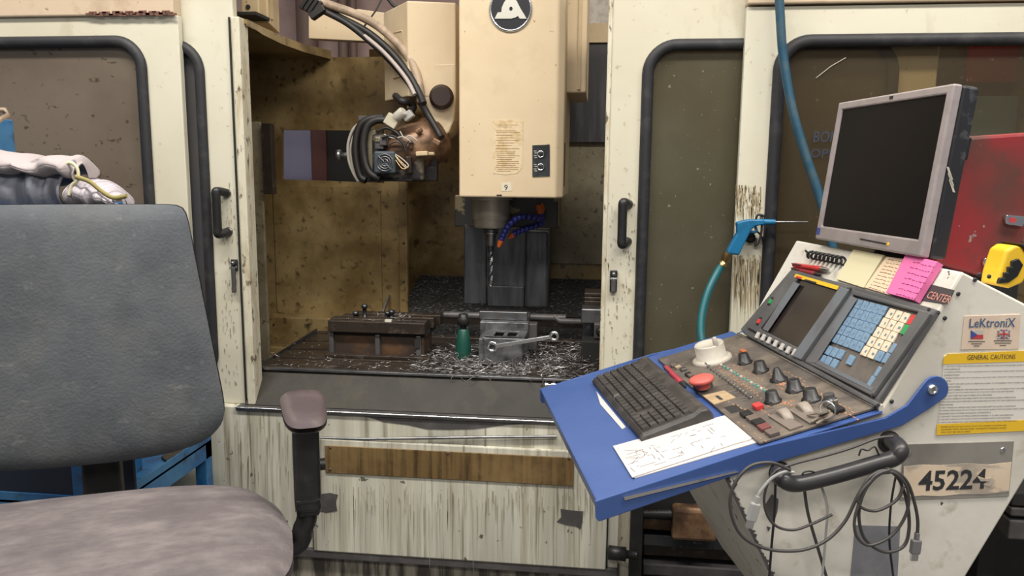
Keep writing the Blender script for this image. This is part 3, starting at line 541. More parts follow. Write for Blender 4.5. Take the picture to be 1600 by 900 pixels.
blk(656, 262, 56, 40, 0, mat('black_motor', (.02, .017, .016), .5, .2, [((.12, .08, .05), 18, .55, .72, .8)], .3, 60), 'motor_body', TY-.01); blk(662, 241, 36, 5, 3, HEADD, 'bracket', TY-.04)
# upper-left hose clamp and cream sheet-metal arm behind
for i in range(4): blk(478+i*6.5, 4+i*3.2, 6, 24, -38+90-90, HOSEB, 'hose_clamp', .48)
blk(497, 20, 26, 10, 32, HOSEB, 'hose_clamp', .47)
MB().plate([P(482, 22, .8), P(560, 14, .8), P(602, 20, .8), P(602, 66, .8), P(482, 60, .8)], (0, .05, 0)).build('cover_box', HEAD, TC, .003)
hose([(600, -10), (588, 15), (570, 40)], .003, HOSEB, 'cable_tie', (.6, .45)); hose([(602, -8), (614, 8), (624, 12)], .006, HOSEB, 'cable', (.6, .6))
# distant pipes on the building wall
for i, (x, y0_, y1_) in enumerate(((563, 0, 90), (525, 60, 92), (578, 60, 92))):
    a = P(x, y0_, 2.15); b = P(x, y1_, 2.15)
pm = mat('brown_pipe', (.12, .075, .06), .6)
for x, r_ in ((536, .03), (552, .022), (480, .06)):
    q = P(x, 50, 2.2); tag(MB().tube([(q.x, 2.2, 0), (q.x, 2.2, 3.2)], r_, 12).build('wall_pipe', pm), {536: 'brown vertical pipe on plaster wall behind the tool changer hoses', 552: 'slimmer brown pipe next to another on the plaster wall', 480: 'thick brown duct against the pink plaster wall'}[x], 'pipe')
# ================================================================== fixtures on the table
FX = thing('clamping_fixture', P(590, 552, .25), 'brown iron clamping block with slotted top and studs on the table', 'fixture')
xa_, xb_ = P(512, 512, .25).x, P(664, 520, .25).x; za, zc = P(590, 521, .25).z, P(590, 503, .25).z
MB().box((xa_, .25, za), (xb_, .27, zc)).build('front_jaw', TABLE, FX, .003)
for i in range(3): MB().box((xa_+.02*i, .275+i*.05, za+.006), (xb_+.012*i, .315+i*.05, zc+.004)).build('slotted_bar', TABLE, FX, .003)
MB().box((xa_+.01, .27, za-.012), (xb_, .42, za+.008)).build('carrier', DARK, FX, .003)
cb = MB().box((xa_+.006, .275, TZ), (xb_-.01, .40, za-.01)).build('base_casting', mat('rusty_dark_iron', (.06, .042, .033), .45, .2, [((.16, .08, .035), 14, .52, .72, .7)], .2, 60), FX, .006)
for q in (514, 586, 650): MB().box((P(q, 535, .268).x, .262, TZ), (P(q+8, 535, .268).x, .278, za-.006)).build('base_rib', BARE, FX, .004)
MB().box((P(648, 530, .262).x, .258, P(650, 544, .26).z), (P(656, 530, .262).x, .262, P(650, 530, .26).z)).build('base_slot', DARK, FX)
MB().box((P(520, 535, .26).x-.02, .235, TZ), (xb_+.02, .262, TZ+.012)).build('foot_strip', TABLE, FX, .003)
st = P(570, 497, .33)
for x, y, h_ in ((570, 497, .035), (606, 500, .018), (556, 498, .014), (612, 497, .016)):
    c = P(x, y, .32); MB().lathe([(.013, -.012), (.013, .0), (.007, .002), (.007, h_), (.011, h_), (.011, h_+.008), (.005, h_+.012)], c, (0, 0, 1), 12).build('clamp_stud', DSTEEL, FX)
MB().obox(P(585, 498, .33), XA, YA, ZA, .10, .03, .012).build('clamp_strap', DSTEEL, FX, .003)
MB().obox(P(607, 501, .26), XA, YA, (0, .3, 1), .022, .012, .008).build('bright_insert', WHITE, FX, .001)
# green holder with black collar
c = P(724, 544, .30); gz = c.z
G = thing('tool_setter', c, 'green tapered plastic holder with a black knob standing in the swarf', 'tool')
s_ = (P(736, 540, .3).x-P(712, 540, .3).x)/2
MB().lathe([(s_, TZ-gz), (s_*1.0, .0), (s_*.95, .015), (s_*.72, .06), (s_*.6, .064)], c, (0, 0, 1), 24).build('body', GREEN, G)
MB().lathe([(s_*.42, .06), (s_*.42, .075), (s_*.75, .078), (s_*.78, .1), (s_*.6, .104), (s_*.6, .112), (s_*.3, .114)], c, (0, 0, 1), 16).build('knob', BLACK, G)
# vise
VY = .26; VST = mat('vise_steel', (.27, .27, .28), .4, .7, [((.08, .08, .085), 22, .48, .7, .8), ((.3, .3, .3), 50, .58, .75, .5)], .1, 90)
V = thing('machine_vise', P(785, 560, VY), 'grey steel machine vise bolted among swarf on the table', 'vise')
vx0, vx1 = P(750, 540, VY).x, P(816, 540, VY).x
z_t = P(785, 523, VY).z
bx0, bx1_ = P(755, 545, VY-.05).x, P(816, 545, VY-.05).x
MB().box((bx0, VY-.05, TZ), (bx1_, VY-.03, z_t)).build('screw_block', VST, V, .003)
def vr(a, b, c, d): return [Vector((a, c, z_t-.008)), Vector((b, c, z_t-.008)), Vector((b, d, z_t-.008)), Vector((a, d, z_t-.008))]
wv = bx1_-bx0; MB().plate(vr(bx0-.004, bx1_+.006, VY-.045, VY+.08), (0, 0, .008), [vr(bx0+wv*.22, bx0+wv*.46, VY-.02, VY+.06), vr(bx0+wv*.56, bx0+wv*.84, VY-.02, VY+.06)]).build('slotted_top', VST, V, .002)
for sx_ in (-1, 1):
    a = vx0+.012 if sx_ < 0 else vx1-.012; MB().box((a-.012, VY-.03, TZ), (a+.012, VY+.20, z_t-.008)).build('side_rail', VST, V, .003)
MB().box((vx0+.012, VY-.04, TZ), (vx1-.012, VY+.2, TZ+.014)).build('bed', DSTEEL, V)
cx_ = (vx0+vx1)/2; MB().lathe([(.01, 0), (.01, .17)], (cx_, VY-.025, TZ+.03), (0, 1, 0), 14).build('lead_screw', STEEL, V)
MB().box((P(750, 510, VY+.08).x, VY+.075, TZ), (P(826, 510, VY+.08).x, VY+.11, P(790, 503, VY+.08).z)).build('moving_jaw', VST, V, .003)
MB().box((P(750, 500, VY+.13).x, VY+.135, TZ), (P(826, 500, VY+.13).x, VY+.2, P(790, 492, VY+.13).z)).build('fixed_jaw', VST, V, .003)
MB().box((P(749, 492, VY+.11).x, VY+.108, P(790, 500, VY+.11).z), (P(824, 492, VY+.11).x, VY+.137, P(790, 487, VY+.11).z)).build('jaw_plate', STEEL, V, .002)
MB().box((P(826, 510, VY+.11).x, VY+.09, TZ+.02), (P(840, 510, VY+.11).x, VY+.13, P(830, 504, VY+.11).z)).build('side_lug', BARE, V, .003)
MB().lathe([(.016, 0), (.016, .014), (.01, .016), (.01, .02)], P(771, 541, VY-.05), (0, -1, 0), 6).build('screw_hex', DSTEEL, V)
# spanner on the screw
W = thing('ring_spanner', P(770, 545, VY-.07), 'chrome ring spanner fitted on the vise screw', 'spanner')
a, b = P(773, 541, VY-.078), P(862, 526, VY-.09); d = (b-a).normalized(); up = d.cross(YA).normalized()
if up.z < 0: up = -up
MB().hexa([a-up*.007+YA*.004, a-up*.007-YA*.004, b-up*.006-YA*.004, b-up*.006+YA*.004, a+up*.007+YA*.004, a+up*.007-YA*.004, b+up*.006-YA*.004, b+up*.006+YA*.004]).build('shaft', BRIGHT, W, .002)
rc = b+d*.008
MB().tube([rc+(d*math.cos(t*math.pi/12)+up*math.sin(t*math.pi/12))*.0115 for t in range(24)], .0052, 8, True).build('ring_end', BRIGHT, W)
MB().tube([a-d*.008+(d*math.cos(t*math.pi/12)+up*math.sin(t*math.pi/12))*.0135 for t in range(24)], .005, 8, True).build('ring_end', BRIGHT, W)
# bar stock and tailstock
bz_ = P(800, 494, VY+.12).z+.002
bar = thing('steel_bar', P(690, 494, VY+.2), 'long dark round steel bar lying across behind the vise', 'bar')
MB().tube([P(694, 492, VY+.23), P(884, 497, VY+.23)], .0125, 14).build('bar_body', BARE, bar)
MB().tube([P(866, 494, VY+.23), P(874, 502, VY+.22), P(914, 503, VY+.22)], .011, 8).build('ground_end', BARE, bar)
TS = thing('tailstock', P(930, 555, .35), 'steel tailstock unit at the end of the table beside the right door', 'tailstock')
tx0 = P(910, 500, .35).x
MB().box((tx0, .38, TZ), (tx0+.3, .5, P(930, 490, .38).z)).build('body', DSTEEL, TS, .004)
for y0_, y1_ in ((458, 463), (464, 469), (470, 481)): MB().box((tx0+.003, .40, P(930, y1_, .4).z), (tx0+.3, .5, P(930, y0_, .4).z)).build('cover_leaf', TABLE, TS, .003)
MB().box((tx0-.004, .33, P(930, 506, .33).z), (tx0+.3, .42, P(930, 483, .33).z)).build('quill_housing', STEEL, TS, .004)
MB().box((P(928, 515, .32).x, .31, P(930, 529, .32).z), (tx0+.3, .345, P(930, 505, .32).z)).build('bracket', BARE, TS, .004)
MB().lathe([(.014, 0), (.014, .02), (.008, .024)], P(938, 517, .31), (0, -1, 0), 12).build('lock_bolt', BLACK, TS)
MB().box((tx0+.0, .28, TZ), (tx0+.3, .38, P(930, 532, .3).z)).build('foot', DARK, TS, .004)
# ================================================================== swarf
def curl(mb, c, L_, r=.0013):
    a = random.uniform(0, 6.28); t = Vector((math.cos(a), math.sin(a), random.uniform(-.15, .35))).normalized(); p = Vector(c); k = random.randint(4, 7); pts = [p]
    ax_ = Vector((random.gauss(0, .3), random.gauss(0, .3), random.choice((-1, 1)))).normalized(); an = random.uniform(.05, .6)
    for i in range(k): t = Matrix.Rotation(an, 3, ax_) @ t; p = p+t*(L_/k); pts.append(p.copy())
    mb.tube(pts, r*random.uniform(.7, 1.3), 3)
def pile(name, n, fn, lbl, L=(.012, .062), r=.0013, m=SWARF):
    mb = MB()
    for i in range(n): c = fn(); curl(mb, c, random.uniform(*L), r)
    return tag(mb.build(name, m), lbl, 'swarf', kind='stuff')
def on(px, py):
    q = PZ(px, py, TZ); return Vector((q.x, min(max(q.y, .105), .62), TZ+abs(random.gauss(0, .006))+.001))
def f1():
    while True:
        x, y = random.gauss(800, 90), random.gauss(566, 16)
        if 640 < x < 945 and 535 < y < 597: return on(x, y)
pile('swarf', 1100, f1, 'loose curled silver swarf strewn around the vise on the table', r=.0012)
def f2(): return on(random.uniform(420, 940), min(598, random.gauss(562, 18)))
pile('swarf', 420, f2, 'thin scatter of fine silver chips over the whole table', (.005, .02), .001)
def f3(): 
    q = P(random.gauss(600, 32), 499, .32); return Vector((q.x, random.uniform(.27, .40), q.z+abs(random.gauss(0, .004))))
pile('swarf', 160, f3, 'bits of swarf on top of the brown clamping block', (.008, .03), .001)
def f4():
    u, v = random.random(), random.random()
    x = x1+random.uniform(-.03, .3) if random.random() < .6 else random.uniform(P(860, 450, .85).x, .25)
    y = .72+.235*v; return Vector((x, y-.003, cz+(a0.z-cz)*v+abs(random.gauss(0, .004))))
pile('swarf', 520, f4, 'matted dull swarf caked on the sloping chip tray', (.006, .025), .001, mat('dull_swarf', (.22, .21, .21), .4, .6))
q = P(850, 590, .08); mb = MB(); mb.tube(spline([P(846, 603, .078), P(849, 594, .076), P(846, 585, .08), P(856, 577, .11)], 5), .002, 5)
tag(mb.build('swarf_curl', SWARF), 'single long swarf curl hanging over the front edge of the table', 'swarf')
# ================================================================== operator console
WA = R(12.5)
CW = Vector((-math.sin(WA), math.cos(WA), 0)); CN = Vector((math.cos(WA), math.sin(WA), 0))
d_ = ray(1375, 640); P0 = CAM + d_*(1.2/d_.dot(FW)); PB = Vector((P0.x, P0.y, 0))
def LW(u, t, v): return PB + CN*u + CW*t + ZA*v
def S(x, y, t=0): return hit(x, y, P0+CW*t, CW)          # on the console's near side (t metres behind it)
def SU(x, y, t=0): q = S(x, y, t); return (q-PB).dot(CN), q.z
KO = thing('control_console', PB+CN*.05+CW*.2, 'cream pendant control console with blue tray, screen, keypad and warning labels', 'control console', WA)
# body: side profile swept to the far side
FB = (0.0, .955); FT = SU(1503, 424)
prof = [FB, FT, (.40, FT[1]-.132), (.258, .832), SU(1510, 900), (.07, .45), (-.02, .45), SU(1204, 900), SU(1150, 778), SU(1128, 735), (-.20, .885)]
body = MB().plate([LW(u, 0, v) for u, v in prof], CW*.545).build('body', CONS, KO, .004)
MB().hexa([LW(-.06, .08, 0), LW(.16, .08, 0), LW(.16, .42, 0), LW(-.06, .42, 0), LW(-.0, .12, .46), LW(.09, .12, .46), LW(.09, .38, .46), LW(-.0, .38, .46)]).build('pedestal', DSTEEL, KO, .006)
# recess the lower front so only a narrower leg shows: dark chipped edge strip
e0, e1 = SU(1128, 738), SU(1204, 900)
lft = []; rgt = []
for i in range(60):
    k_ = i/59; u = e0[0]+(e1[0]-e0[0])*k_; v = e0[1]+(e1[1]-e0[1])*k_; lft.append(LW(u, -.0002, v)); rgt.append(LW(u+.0035+.007*random.random()**2, -.0002, v))
MB().plate(lft+rgt[::-1], -CW*.001).build('chipped_paint_edge', BARE, body)
for px in ([(1196, 788), (1206, 772), (1216, 780), (1214, 800), (1208, 818), (1199, 806)], [(1145, 748), (1152, 756), (1147, 764)], [(1198, 822), (1204, 824), (1200, 830)]):
    MB().plate([S(x, y) for x, y in px], -CW*.0012).build('paint_chip', BARE, body)
MB().plate([S(x, y) for x, y in ((1336, 820), (1406, 822), (1400, 930), (1326, 930))], -CW*.0014).build('primer_patch', mat('grey_primer', (.19, .19, .21), .6, 0, [((.3, .3, .31), 12, .55, .75, .6)]), body)
for x, y in ((1523, 437), (1530, 429), (1497, 459), (1476, 497), (1545, 432), (1393, 627)):
    MB().lathe([(.0035, 0), (.0035, .0012), (.002, .002)], S(x, y), -CW, 8).build('screw', INK, body)
# planes of the tray and of the sloping face
TA = math.atan2(.131, .454)
TN = (CN*-math.sin(TA)+ZA*math.cos(TA)).normalized(); TU = (CN*math.cos(TA)+ZA*math.sin(TA)).normalized(); TO = LW(0, 0, .958)
FD = Vector((FT[0]-FB[0], FT[1]-FB[1])).normalized(); FU = (CN*FD.x+ZA*FD.y).normalized(); FN = (CN*-FD.y+ZA*FD.x).normalized(); FO = LW(0, 0, .955)
def T(x, y, h=0): return hit(x, y, TO+TN*h, TN)
def F(x, y, h=0): return hit(x, y, FO+FN*h, FN)
def tp(px, m, name, th, par, h=0, bev=0): return MB().plate([T(x, y, h) for x, y in px], TN*th).build(name, m, par, bev)
def fp_(px, m, name, th, par, h=0, bev=0): return MB().plate([F(x, y, h) for x, y in px], FN*th).build(name, m, par, bev)
# blue tray: deck, lips, side arms
def TP(r, t, h=0): return TO+TU*r+CW*t+TN*h
u_f = -.468
tray = MB().slab([TP(u_f, -.008, -.004), TP(0, -.008, -.004), TP(0, .60, -.004), TP(u_f, .60, -.004)], TN*.004).build('tray_deck', BLUE, KO, .002)
MB().slab([TP(u_f, -.008, 0), TP(u_f, .60, 0), TP(u_f+.004, .60, 0), TP(u_f+.004, -.008, 0)], TN*-.032).build('front_lip', BLUE, tray, .001)
pv = SU(1455, 607); arm = [SU(928, 779), SU(1190, 694), SU(1378, 650), SU(1412, 630)]
r_ = .0225; an0 = 150
arm += [(pv[0]+r_*math.cos(R(a)), pv[1]+r_*math.sin(R(a))) for a in range(150, -45, -20)]
arm += [SU(1452, 632), SU(1404, 662), SU(1180, 727), SU(934, 811), SU(929, 806)]
for t0 in (-.010, .596): MB().plate([LW(u, t0, v) for u, v in arm], CW*.005).build('side_arm', BLUE, tray, .0015)
MB().lathe([(.0085, 0), (.0085, .003), (.006, .006), (.004, .0065), (.004, .003)], S(1456, 608, -.010), -CW, 14).build('pivot_bolt', BRIGHT, tray)
MB().slab([S(974, 776, -.0105), S(976, 781, -.0105), S(1154, 737, -.0105), S(1150, 735, -.0105)], -CW*.002).build('bare_scrape', BRIGHT, tray)
# control panel
PH = .006
pnl = MB().slab([TP(-.199, .002, .001), TP(-.003, .002, .001), TP(-.003, .545, .001), TP(-.199, .545, .001)], TN*(PH-.001)).build('switch_panel', PANEL, KO, .0015)
MB().slab([TP(-.010, .002, PH), TP(-.004, .002, PH), TP(-.004, .545, PH), TP(-.010, .545, PH)], TN*.004).build('bright_trim', BRIGHT, pnl, .0008)
MB().slab([TP(-.004, -.004, -.006), TP(.004, -.004, -.006), TP(.004, .545, -.006), TP(-.004, .545, -.006)], TN*.014).build('cream_edge', CONS, pnl)
def lathe_t(x, y, prof_, m, nm, par, n=24, h=PH, o=None): return MB().lathe(prof_, T(x, y, h), TN, n).build(nm, m, par)
# pulse wheel
hwl = lathe_t(1113, 562, [(.041, 0), (.041, .004), (.036, .007), (.031, .008), (.031, .034), (.029, .037), (.026, .037), (.024, .034), (.0, .034)], WHITE, 'pulse_wheel', pnl, 36)
MB().lathe([(.005, 0), (.0055, .008), (.0048, .018), (.003, .02)], T(1119, 541, PH+.034), TN, 12).build('crank_knob', WHITE, hwl)
# emergency stop
es = lathe_t(1099, 606, [(.019, 0), (.019, .006), (.016, .009)], STEEL, 'emergency_stop', pnl, 24)
MB().lathe([(.013, 0), (.013, .012), (.0225, .013), (.024, .016), (.0235, .0195), (.019, .022), (.0, .023)], T(1099, 606, PH+.006), TN, 28).build('mushroom_head', REDS, es)
# rating plate
rp = tp([(1098, 619), (1132, 611), (1150, 622), (1116, 633)], mat('tan_rating_plate', (.42, .31, .19), .5, 0, [((.3, .2, .12), 60, .5, .7, .6)]), 'rating_plate', .0015, pnl, PH)
tp([(1117, 619), (1122, 618), (1130, 624), (1125, 625)], INK, 'print_block', .0006, rp, PH+.0015)
# toggles and lamps
n_ = 15
for i in range(n_):
    k_ = i/(n_-1); x, y = 1108+k_*65, 574+k_*48
    tg = MB().lathe([(.0042, 0), (.0042, .003), (.003, .004)], T(x, y, PH), TN, 8).build('toggle_switch', STEEL, pnl)
    a = T(x, y, PH+.003); MB().tube([a, a+TN*.008+TU*-.004, a+TN*.012+TU*-.006], [.0014, .0018, .0022], 6).build('lever', BRIGHT, tg)
TEALP = mat('teal_lamp', (.10, .30, .26), .35)
for i in range(n_):
    k_ = i/(n_-1); MB().lathe([(.0032, 0), (.0032, .002), (.0018, .0035)], T(1127+k_*73, 571+k_*43, PH), TN, 8).build('indicator_lamp', TEALP if i % 3 else WHITE, pnl)
# rotary knobs
def knob(x, y, r=.0125, h=.02, point=False):
    prof_ = [(r*1.25, 0), (r*1.25, .003), (r, .004), (r*(.35 if point else .78), h), (r*.2 if point else r*.6, h+.001)]
    k = MB().lathe(prof_, T(x, y, PH), TN, 20 if point else 8).build('rotary_knob', BLACK, pnl)
    c = T(x, y, PH+h*.35); fw_ = (-CW*.75-CN*.6).normalized(); MB().lathe([(.0045, 0), (.004, .001)], c+fw_*r*.92, fw_, 12).build('knob_mark', STEEL, k)
knob(1164, 567); knob(1189, 580, .013); knob(1217, 594, .013, .024, True); knob(1242, 610, .0135); knob(1268, 625, .0135); knob(1208, 628, .0125)
# thumbwheels
for x, y in ((1228, 660), (1259, 650)):
    tw = tp([(x-27, y-8), (x-8, y-13), (x+27, y+7), (x+7, y+14)], mat('brown_grey_bezel', (.17, .14, .12), .5), 'thumbwheel', .003, pnl, PH)
    c = T(x, y, PH-.011); ax_ = TU.normalized()
    MB().lathe([(.020, -.0085), (.0235, -.007), (.0235, .007), (.020, .0085)], c, ax_, 30).build('wheel', mat('taupe_wheel', (.29, .245, .205), .45), tw)
def tbox(x, y, su, st, h, m, nm, par=pnl, h0=PH): return MB().obox(T(x, y, h0)+TN*h/2, TU, CW, TN, su, st, h).build(nm, m, par, .0012)
rb = tbox(1185, 638, .015, .018, .008, REDP, 'push_button')
PB1 = mat('dull_brown_button', (.13, .10, .085), .45)
for i, (x, y, m) in enumerate(((1167, 650, BLACK), (1177, 657, PB1), (1186, 663, BLACK), (1195, 671, mat('maroon_button', (.16, .05, .05), .45)), (1207, 679, PB1))): tbox(x, y, .017, .021, .007, m, 'push_button')
for i, (x, y, m) in enumerate(((1053, 573, PB1), (1060, 576, mat('tan_button', (.35, .27, .19), .5)), (1068, 579, STEEL), (1076, 587, BLACK), (1080, 589, PB1))): tbox(x, y, .012, .014, .006, m, 'push_button')
tbox(1307, 642, .018, .026, .007, BLACK, 'push_button'); tbox(1162, 551, .010, .018, .006, mat('orange_button', (.42, .13, .05), .5), 'push_button')
hl = tp([(1131, 637), (1149, 632), (1162, 641), (1143, 646)], DARK, 'meter_window', .0004, pnl, PH)
# key bunch in the keyswitch
KY = thing('key_bunch', T(1290, 648, PH), 'bunch of small worn keys hanging from the console key switch', 'keys')
MB().lathe([(.012, 0), (.012, .01), (.009, .012), (.009, .02)], T(1298, 633, PH), TN, 16).build('key_switch', STEEL, KY)
c = T(1293, 640, PH+.018); e2 = (CN*.5-CW*.8).normalized()
MB().tube([c+(e2*math.cos(t*math.pi/9)+ZA*math.sin(t*math.pi/9))*.013 for t in range(18)], .0014, 6, True).build('key_ring', BRIGHT, KY)
KM = mat('tarnished_key', (.36, .31, .26), .4, .6)
for x0_, y0_, x1_, y1_, h0, h1 in ((1290, 646, 1268, 659, .012, .004), (1286, 644, 1262, 648, .016, .006), (1294, 650, 1276, 662, .01, .003), (1298, 630, 1306, 625, .02, .03)):
    a, b = T(x0_, y0_, PH+h0), T(x1_, y1_, PH+h1); d = (b-a).normalized(); s2 = d.cross(TN).normalized(); nn = d.cross(s2)
    k = MB().obox((a+b)/2, d, s2, nn, (b-a).length, .006, .002).build('key', KM, KY)
    MB().lathe([(.0085, -.0012), (.0085, .0012)], a, nn, 12).build('bow', KM, k)
# printed legends on the panel
mb = MB()
def leg(x, y, n, dx, dy):
    for i in range(n):
        c = T(x+dx*i+random.uniform(-1, 1), y+dy*i+random.uniform(-1, 1), PH+.0003); mb.obox(c, TU, CW, TN, .0022, random.uniform(.004, .010), .0004)
for (x, y, n, dx, dy) in ((1115, 567, 14, 5.2, 3.6), (1122, 575, 14, 5.2, 3.6), (1136, 572, 14, 5.2, 3.1), (1148, 570, 8, 6, 3.4), (1176, 566, 9, 9, 5), (1200, 582, 7, 5, 4), (1206, 596, 6, 4, 3), (1226, 580, 6, 6, 3), (1256, 600, 6, 7, 4), (1284, 615, 8, 7, 4), (1200, 634, 9, 5, -1), (1216, 622, 8, 5, 3), (1190, 640, 7, 6, 4), (1172, 643, 6, 8, 6), (1140, 628, 6, 6, 3), (1280, 650, 6, 8, -1), (1155, 660, 6, 8, 6), (1150, 553, 5, 5, 3), (1310, 640, 6, 6, 3)): leg(x, y, n, dx, dy)
stuff(mb.build('printed_legends', ORANGE, pnl))
for x, y, su, st in ((1213, 591, .016, .02), (1228, 630, .008, .012), (1222, 600, .012, .012)): tbox(x, y, su, st, .0005, ORANGE, 'legend_block', pnl, PH)
# ------------------------------------------------------------------ screen and keypad unit on the sloping face
BZ = .012
bz_all = fp_([(1163, 518), (1375, 638), (1472, 488), (1243, 424)], BEZ, 'display_unit', BZ, KO, .0, .003)
lip = MB().plate([F(x, y, BZ-.002) for x, y in ((1166, 524), (1373, 638), (1378, 632), (1170, 517))], FN*.008).build('lower_lip', BEZ, bz_all, .002)
scf = [F(x, y, BZ) for x, y in ((1170, 512), (1256, 560), (1330, 450), (1246, 426))]; sch = [F(x, y, BZ) for x, y in ((1192, 516), (1252, 546), (1313, 456), (1251, 438))]
MB().plate(scf, FN*.008, [sch]).build('screen_frame', BEZ, bz_all, .002)
MB().plate([F(x, y, BZ-.001) for x, y in ((1192, 516), (1252, 546), (1313, 456), (1251, 438))], FN*.0035).build('screen', SCREEN, bz_all)
fp_([(1192, 514), (1200, 518), (1250, 444), (1240, 440)], BEZL, 'screen_reveal', .0006, bz_all, BZ+.008)
fp_([(1244, 560), (1258, 566), (1334, 456), (1320, 452)], BEZL, 'divider', .0105, bz_all, BZ, .002)
ys_ = fp_([(1241, 433), (1244, 428), (1311, 447), (1308, 453)], YEL, 'yellow_strip', .0008, bz_all, BZ+.008)
fp_([(1245, 431), (1254, 433.5), (1252, 436), (1243, 433.6)], REDP, 'red_mark', .0005, ys_, BZ+.0088); fp_([(1258, 436), (1276, 441), (1275, 443), (1257, 438)], INK, 'print_mark', .0005, ys_, BZ+.0088)
for k_, (x, y) in enumerate(((1184, 524), (1193, 527.5), (1202, 532), (1212, 537), (1222, 542), (1232, 547), (1242, 551))):
    MB().obox(F(x, y, BZ+.008), CW, FU, FN, .012, .014, .005).build('soft_key', GREYK, bz_all, .001)
for x, y, m in ((1204, 471, KEYG), (1186, 502, KEYR)):
    q = MB().obox(F(x, y, BZ+.008), CW, FU, FN, .012, .020, .001).build('lamp_slot', DARK, bz_all); MB().obox(F(x, y, BZ+.009), CW, FU, FN, .011, .010, .003).build('lamp_button', m, q)
kpf = [F(x, y, BZ) for x, y in ((1262, 568), (1368, 622), (1460, 492), (1338, 456))]; kph = [F(x, y, BZ) for x, y in ((1275, 568), (1362, 611), (1440, 491), (1338, 464))]
MB().plate(kpf, FN*.008, [kph]).build('keypad_frame', BEZ, bz_all, .002)
MB().plate([F(x, y, BZ-.001) for x, y in ((1275, 568), (1362, 611), (1440, 491), (1338, 464))], FN*.002).build('keypad_backing', KPAD, bz_all)
fp_([(1262, 566), (1276, 567), (1340, 467), (1330, 462)], BEZL, 'keypad_reveal', .0006, bz_all, BZ+.008)
fp_([(1275, 568), (1362, 611), (1366, 606), (1280, 563)], BEZL, 'keypad_reveal', .0006, bz_all, BZ+.008)
def key(x, y, m, w_=.0165, h_=.0175):
    return MB().obox(F(x, y, BZ+.003), CW, FU, FN, w_, h_, .004).build('key', m, bz_all, .001)
def bil(a, b, c, d, u, v): return tuple((a[i]*(1-u)+b[i]*u)*(1-v)+(c[i]*(1-u)+d[i]*u)*v for i in (0, 1))
legend = MB()
def kg(m, a, b, c, d, nu, nv, skip=()):
    for j in range(nv):
        for i in range(nu):
            x, y = bil(a, b, c, d, i/(nu-1), j/(nv-1)); key(x, y, KEYB if (i, j) in skip else m)
            legend.obox(F(x, y, BZ+.0052)+CW*random.uniform(-.001, .001), CW, FU, FN, random.uniform(.003, .006), .0045, .0004)
kg(KEYB, (1342.2, 475.5), (1380, 485.5), (1306.7, 529), (1343.3, 542), 5, 5); kg(KEYC, (1392.2, 490.5), (1414.5, 497), (1352.7, 549), (1375, 556.7), 3, 5, {(2, 4)})
stuff(legend.build('key_legends', mat('key_print', (.16, .22, .28), .6), bz_all))
key(1426.7, 501, KEYR); key(1416.7, 516, KEYG)
for x, y in ((1397.8, 545.5), (1387, 560.7), (1374.4, 582), (1363.8, 596.6), (1329.5, 563), (1295.5, 547.8), (1304.4, 551), (1313.8, 553.8), (1285.5, 562), (1294.4, 565), (1304, 569)): key(x, y, KEYB)
for x, y in ((1452, 484), (1467, 489), (1330, 452), (1364, 618), (1257, 563)): MB().lathe([(.003, 0), (.003, .002)], F(x, y, BZ+.008), FN, 8).build('screw', INK, bz_all)
# name plate partly covered by notes
npl = fp_([(1424, 467), (1481, 476), (1492, 454), (1436, 440)], mat('dark_name_plate', (.055, .05, .05), .5), 'name_plate', .0015, KO)
a, b = F(1454, 465, .002), F(1483, 466, .002)
text('CENTER', F(1447, 465.5, .002), -CW, FU, .0125, mat('pink_print', (.62, .27, .22), .6), npl, .054)
# ------------------------------------------------------------------ labels on the near side
def sp_(px, m, nm, par=KO, th=.0012, t=0): return MB().plate([S(x, y, t) for x, y in px], -CW*th).build(nm, m, par)
lk = sp_([(1506, 494), (1594, 491), (1591, 545), (1501, 546)], LEKT, 'maker_label')
text('LeKtroniX', S(1514, 512, -.0016), CN, ZA, .0145, NAVY, lk, .077, bold=.012)
def rectS(x0_, y0_, x1_, y1_, m, nm, par, t=-.0014): return MB().slab([S(x0_, y1_, t), S(x1_, y1_, t), S(x1_, y0_, t), S(x0_, y0_, t)], -CW*.0004).build(nm, m, par)
f1_ = rectS(1517, 516, 1536, 523, WHITE, 'flag', lk); rectS(1517, 523, 1536, 529.5, FRED, 'flag_band', f1_)
MB().plate([S(1517, 516, -.0019), S(1527, 522.8, -.0019), S(1517, 529.5, -.0019)], -CW*.0003).build('flag_wedge', FBLU, f1_)
f2_ = rectS(1559, 515, 1578, 529, FBLU, 'flag', lk)
for q in (((1559, 515), (1578, 529)), ((1578, 515), (1559, 529))):
    a, b = S(*q[0], -.0019), S(*q[1], -.0019); d = (b-a).normalized(); MB().obox((a+b)/2, d, CW, d.cross(CW), (b-a).length*.96, .0005, .003).build('flag_diagonal', WHITE, f2_)
rectS(1559, 519.8, 1578, 524.2, WHITE, 'flag_cross', f2_, -.0022); rectS(1566.2, 515, 1571, 529, WHITE, 'flag_cross', f2_, -.0022)
rectS(1559, 521, 1578, 523, FRED, 'flag_cross', f2_, -.0026); rectS(1567.5, 515, 1569.7, 529, FRED, 'flag_cross', f2_, -.0026)
mb = MB()
for cx_, y, w_ in ((1526, 533, 26), (1526, 536.5, 17), (1526, 540, 9), (1567, 532, 28), (1567, 535.5, 25), (1567, 539, 10)): mb.slab([S(cx_-w_/2, y+.8, -.0014), S(cx_+w_/2, y+.8, -.0014), S(cx_+w_/2, y, -.0014), S(cx_-w_/2, y, -.0014)], -CW*.0003)
stuff(mb.build('fine_print', INK, lk))
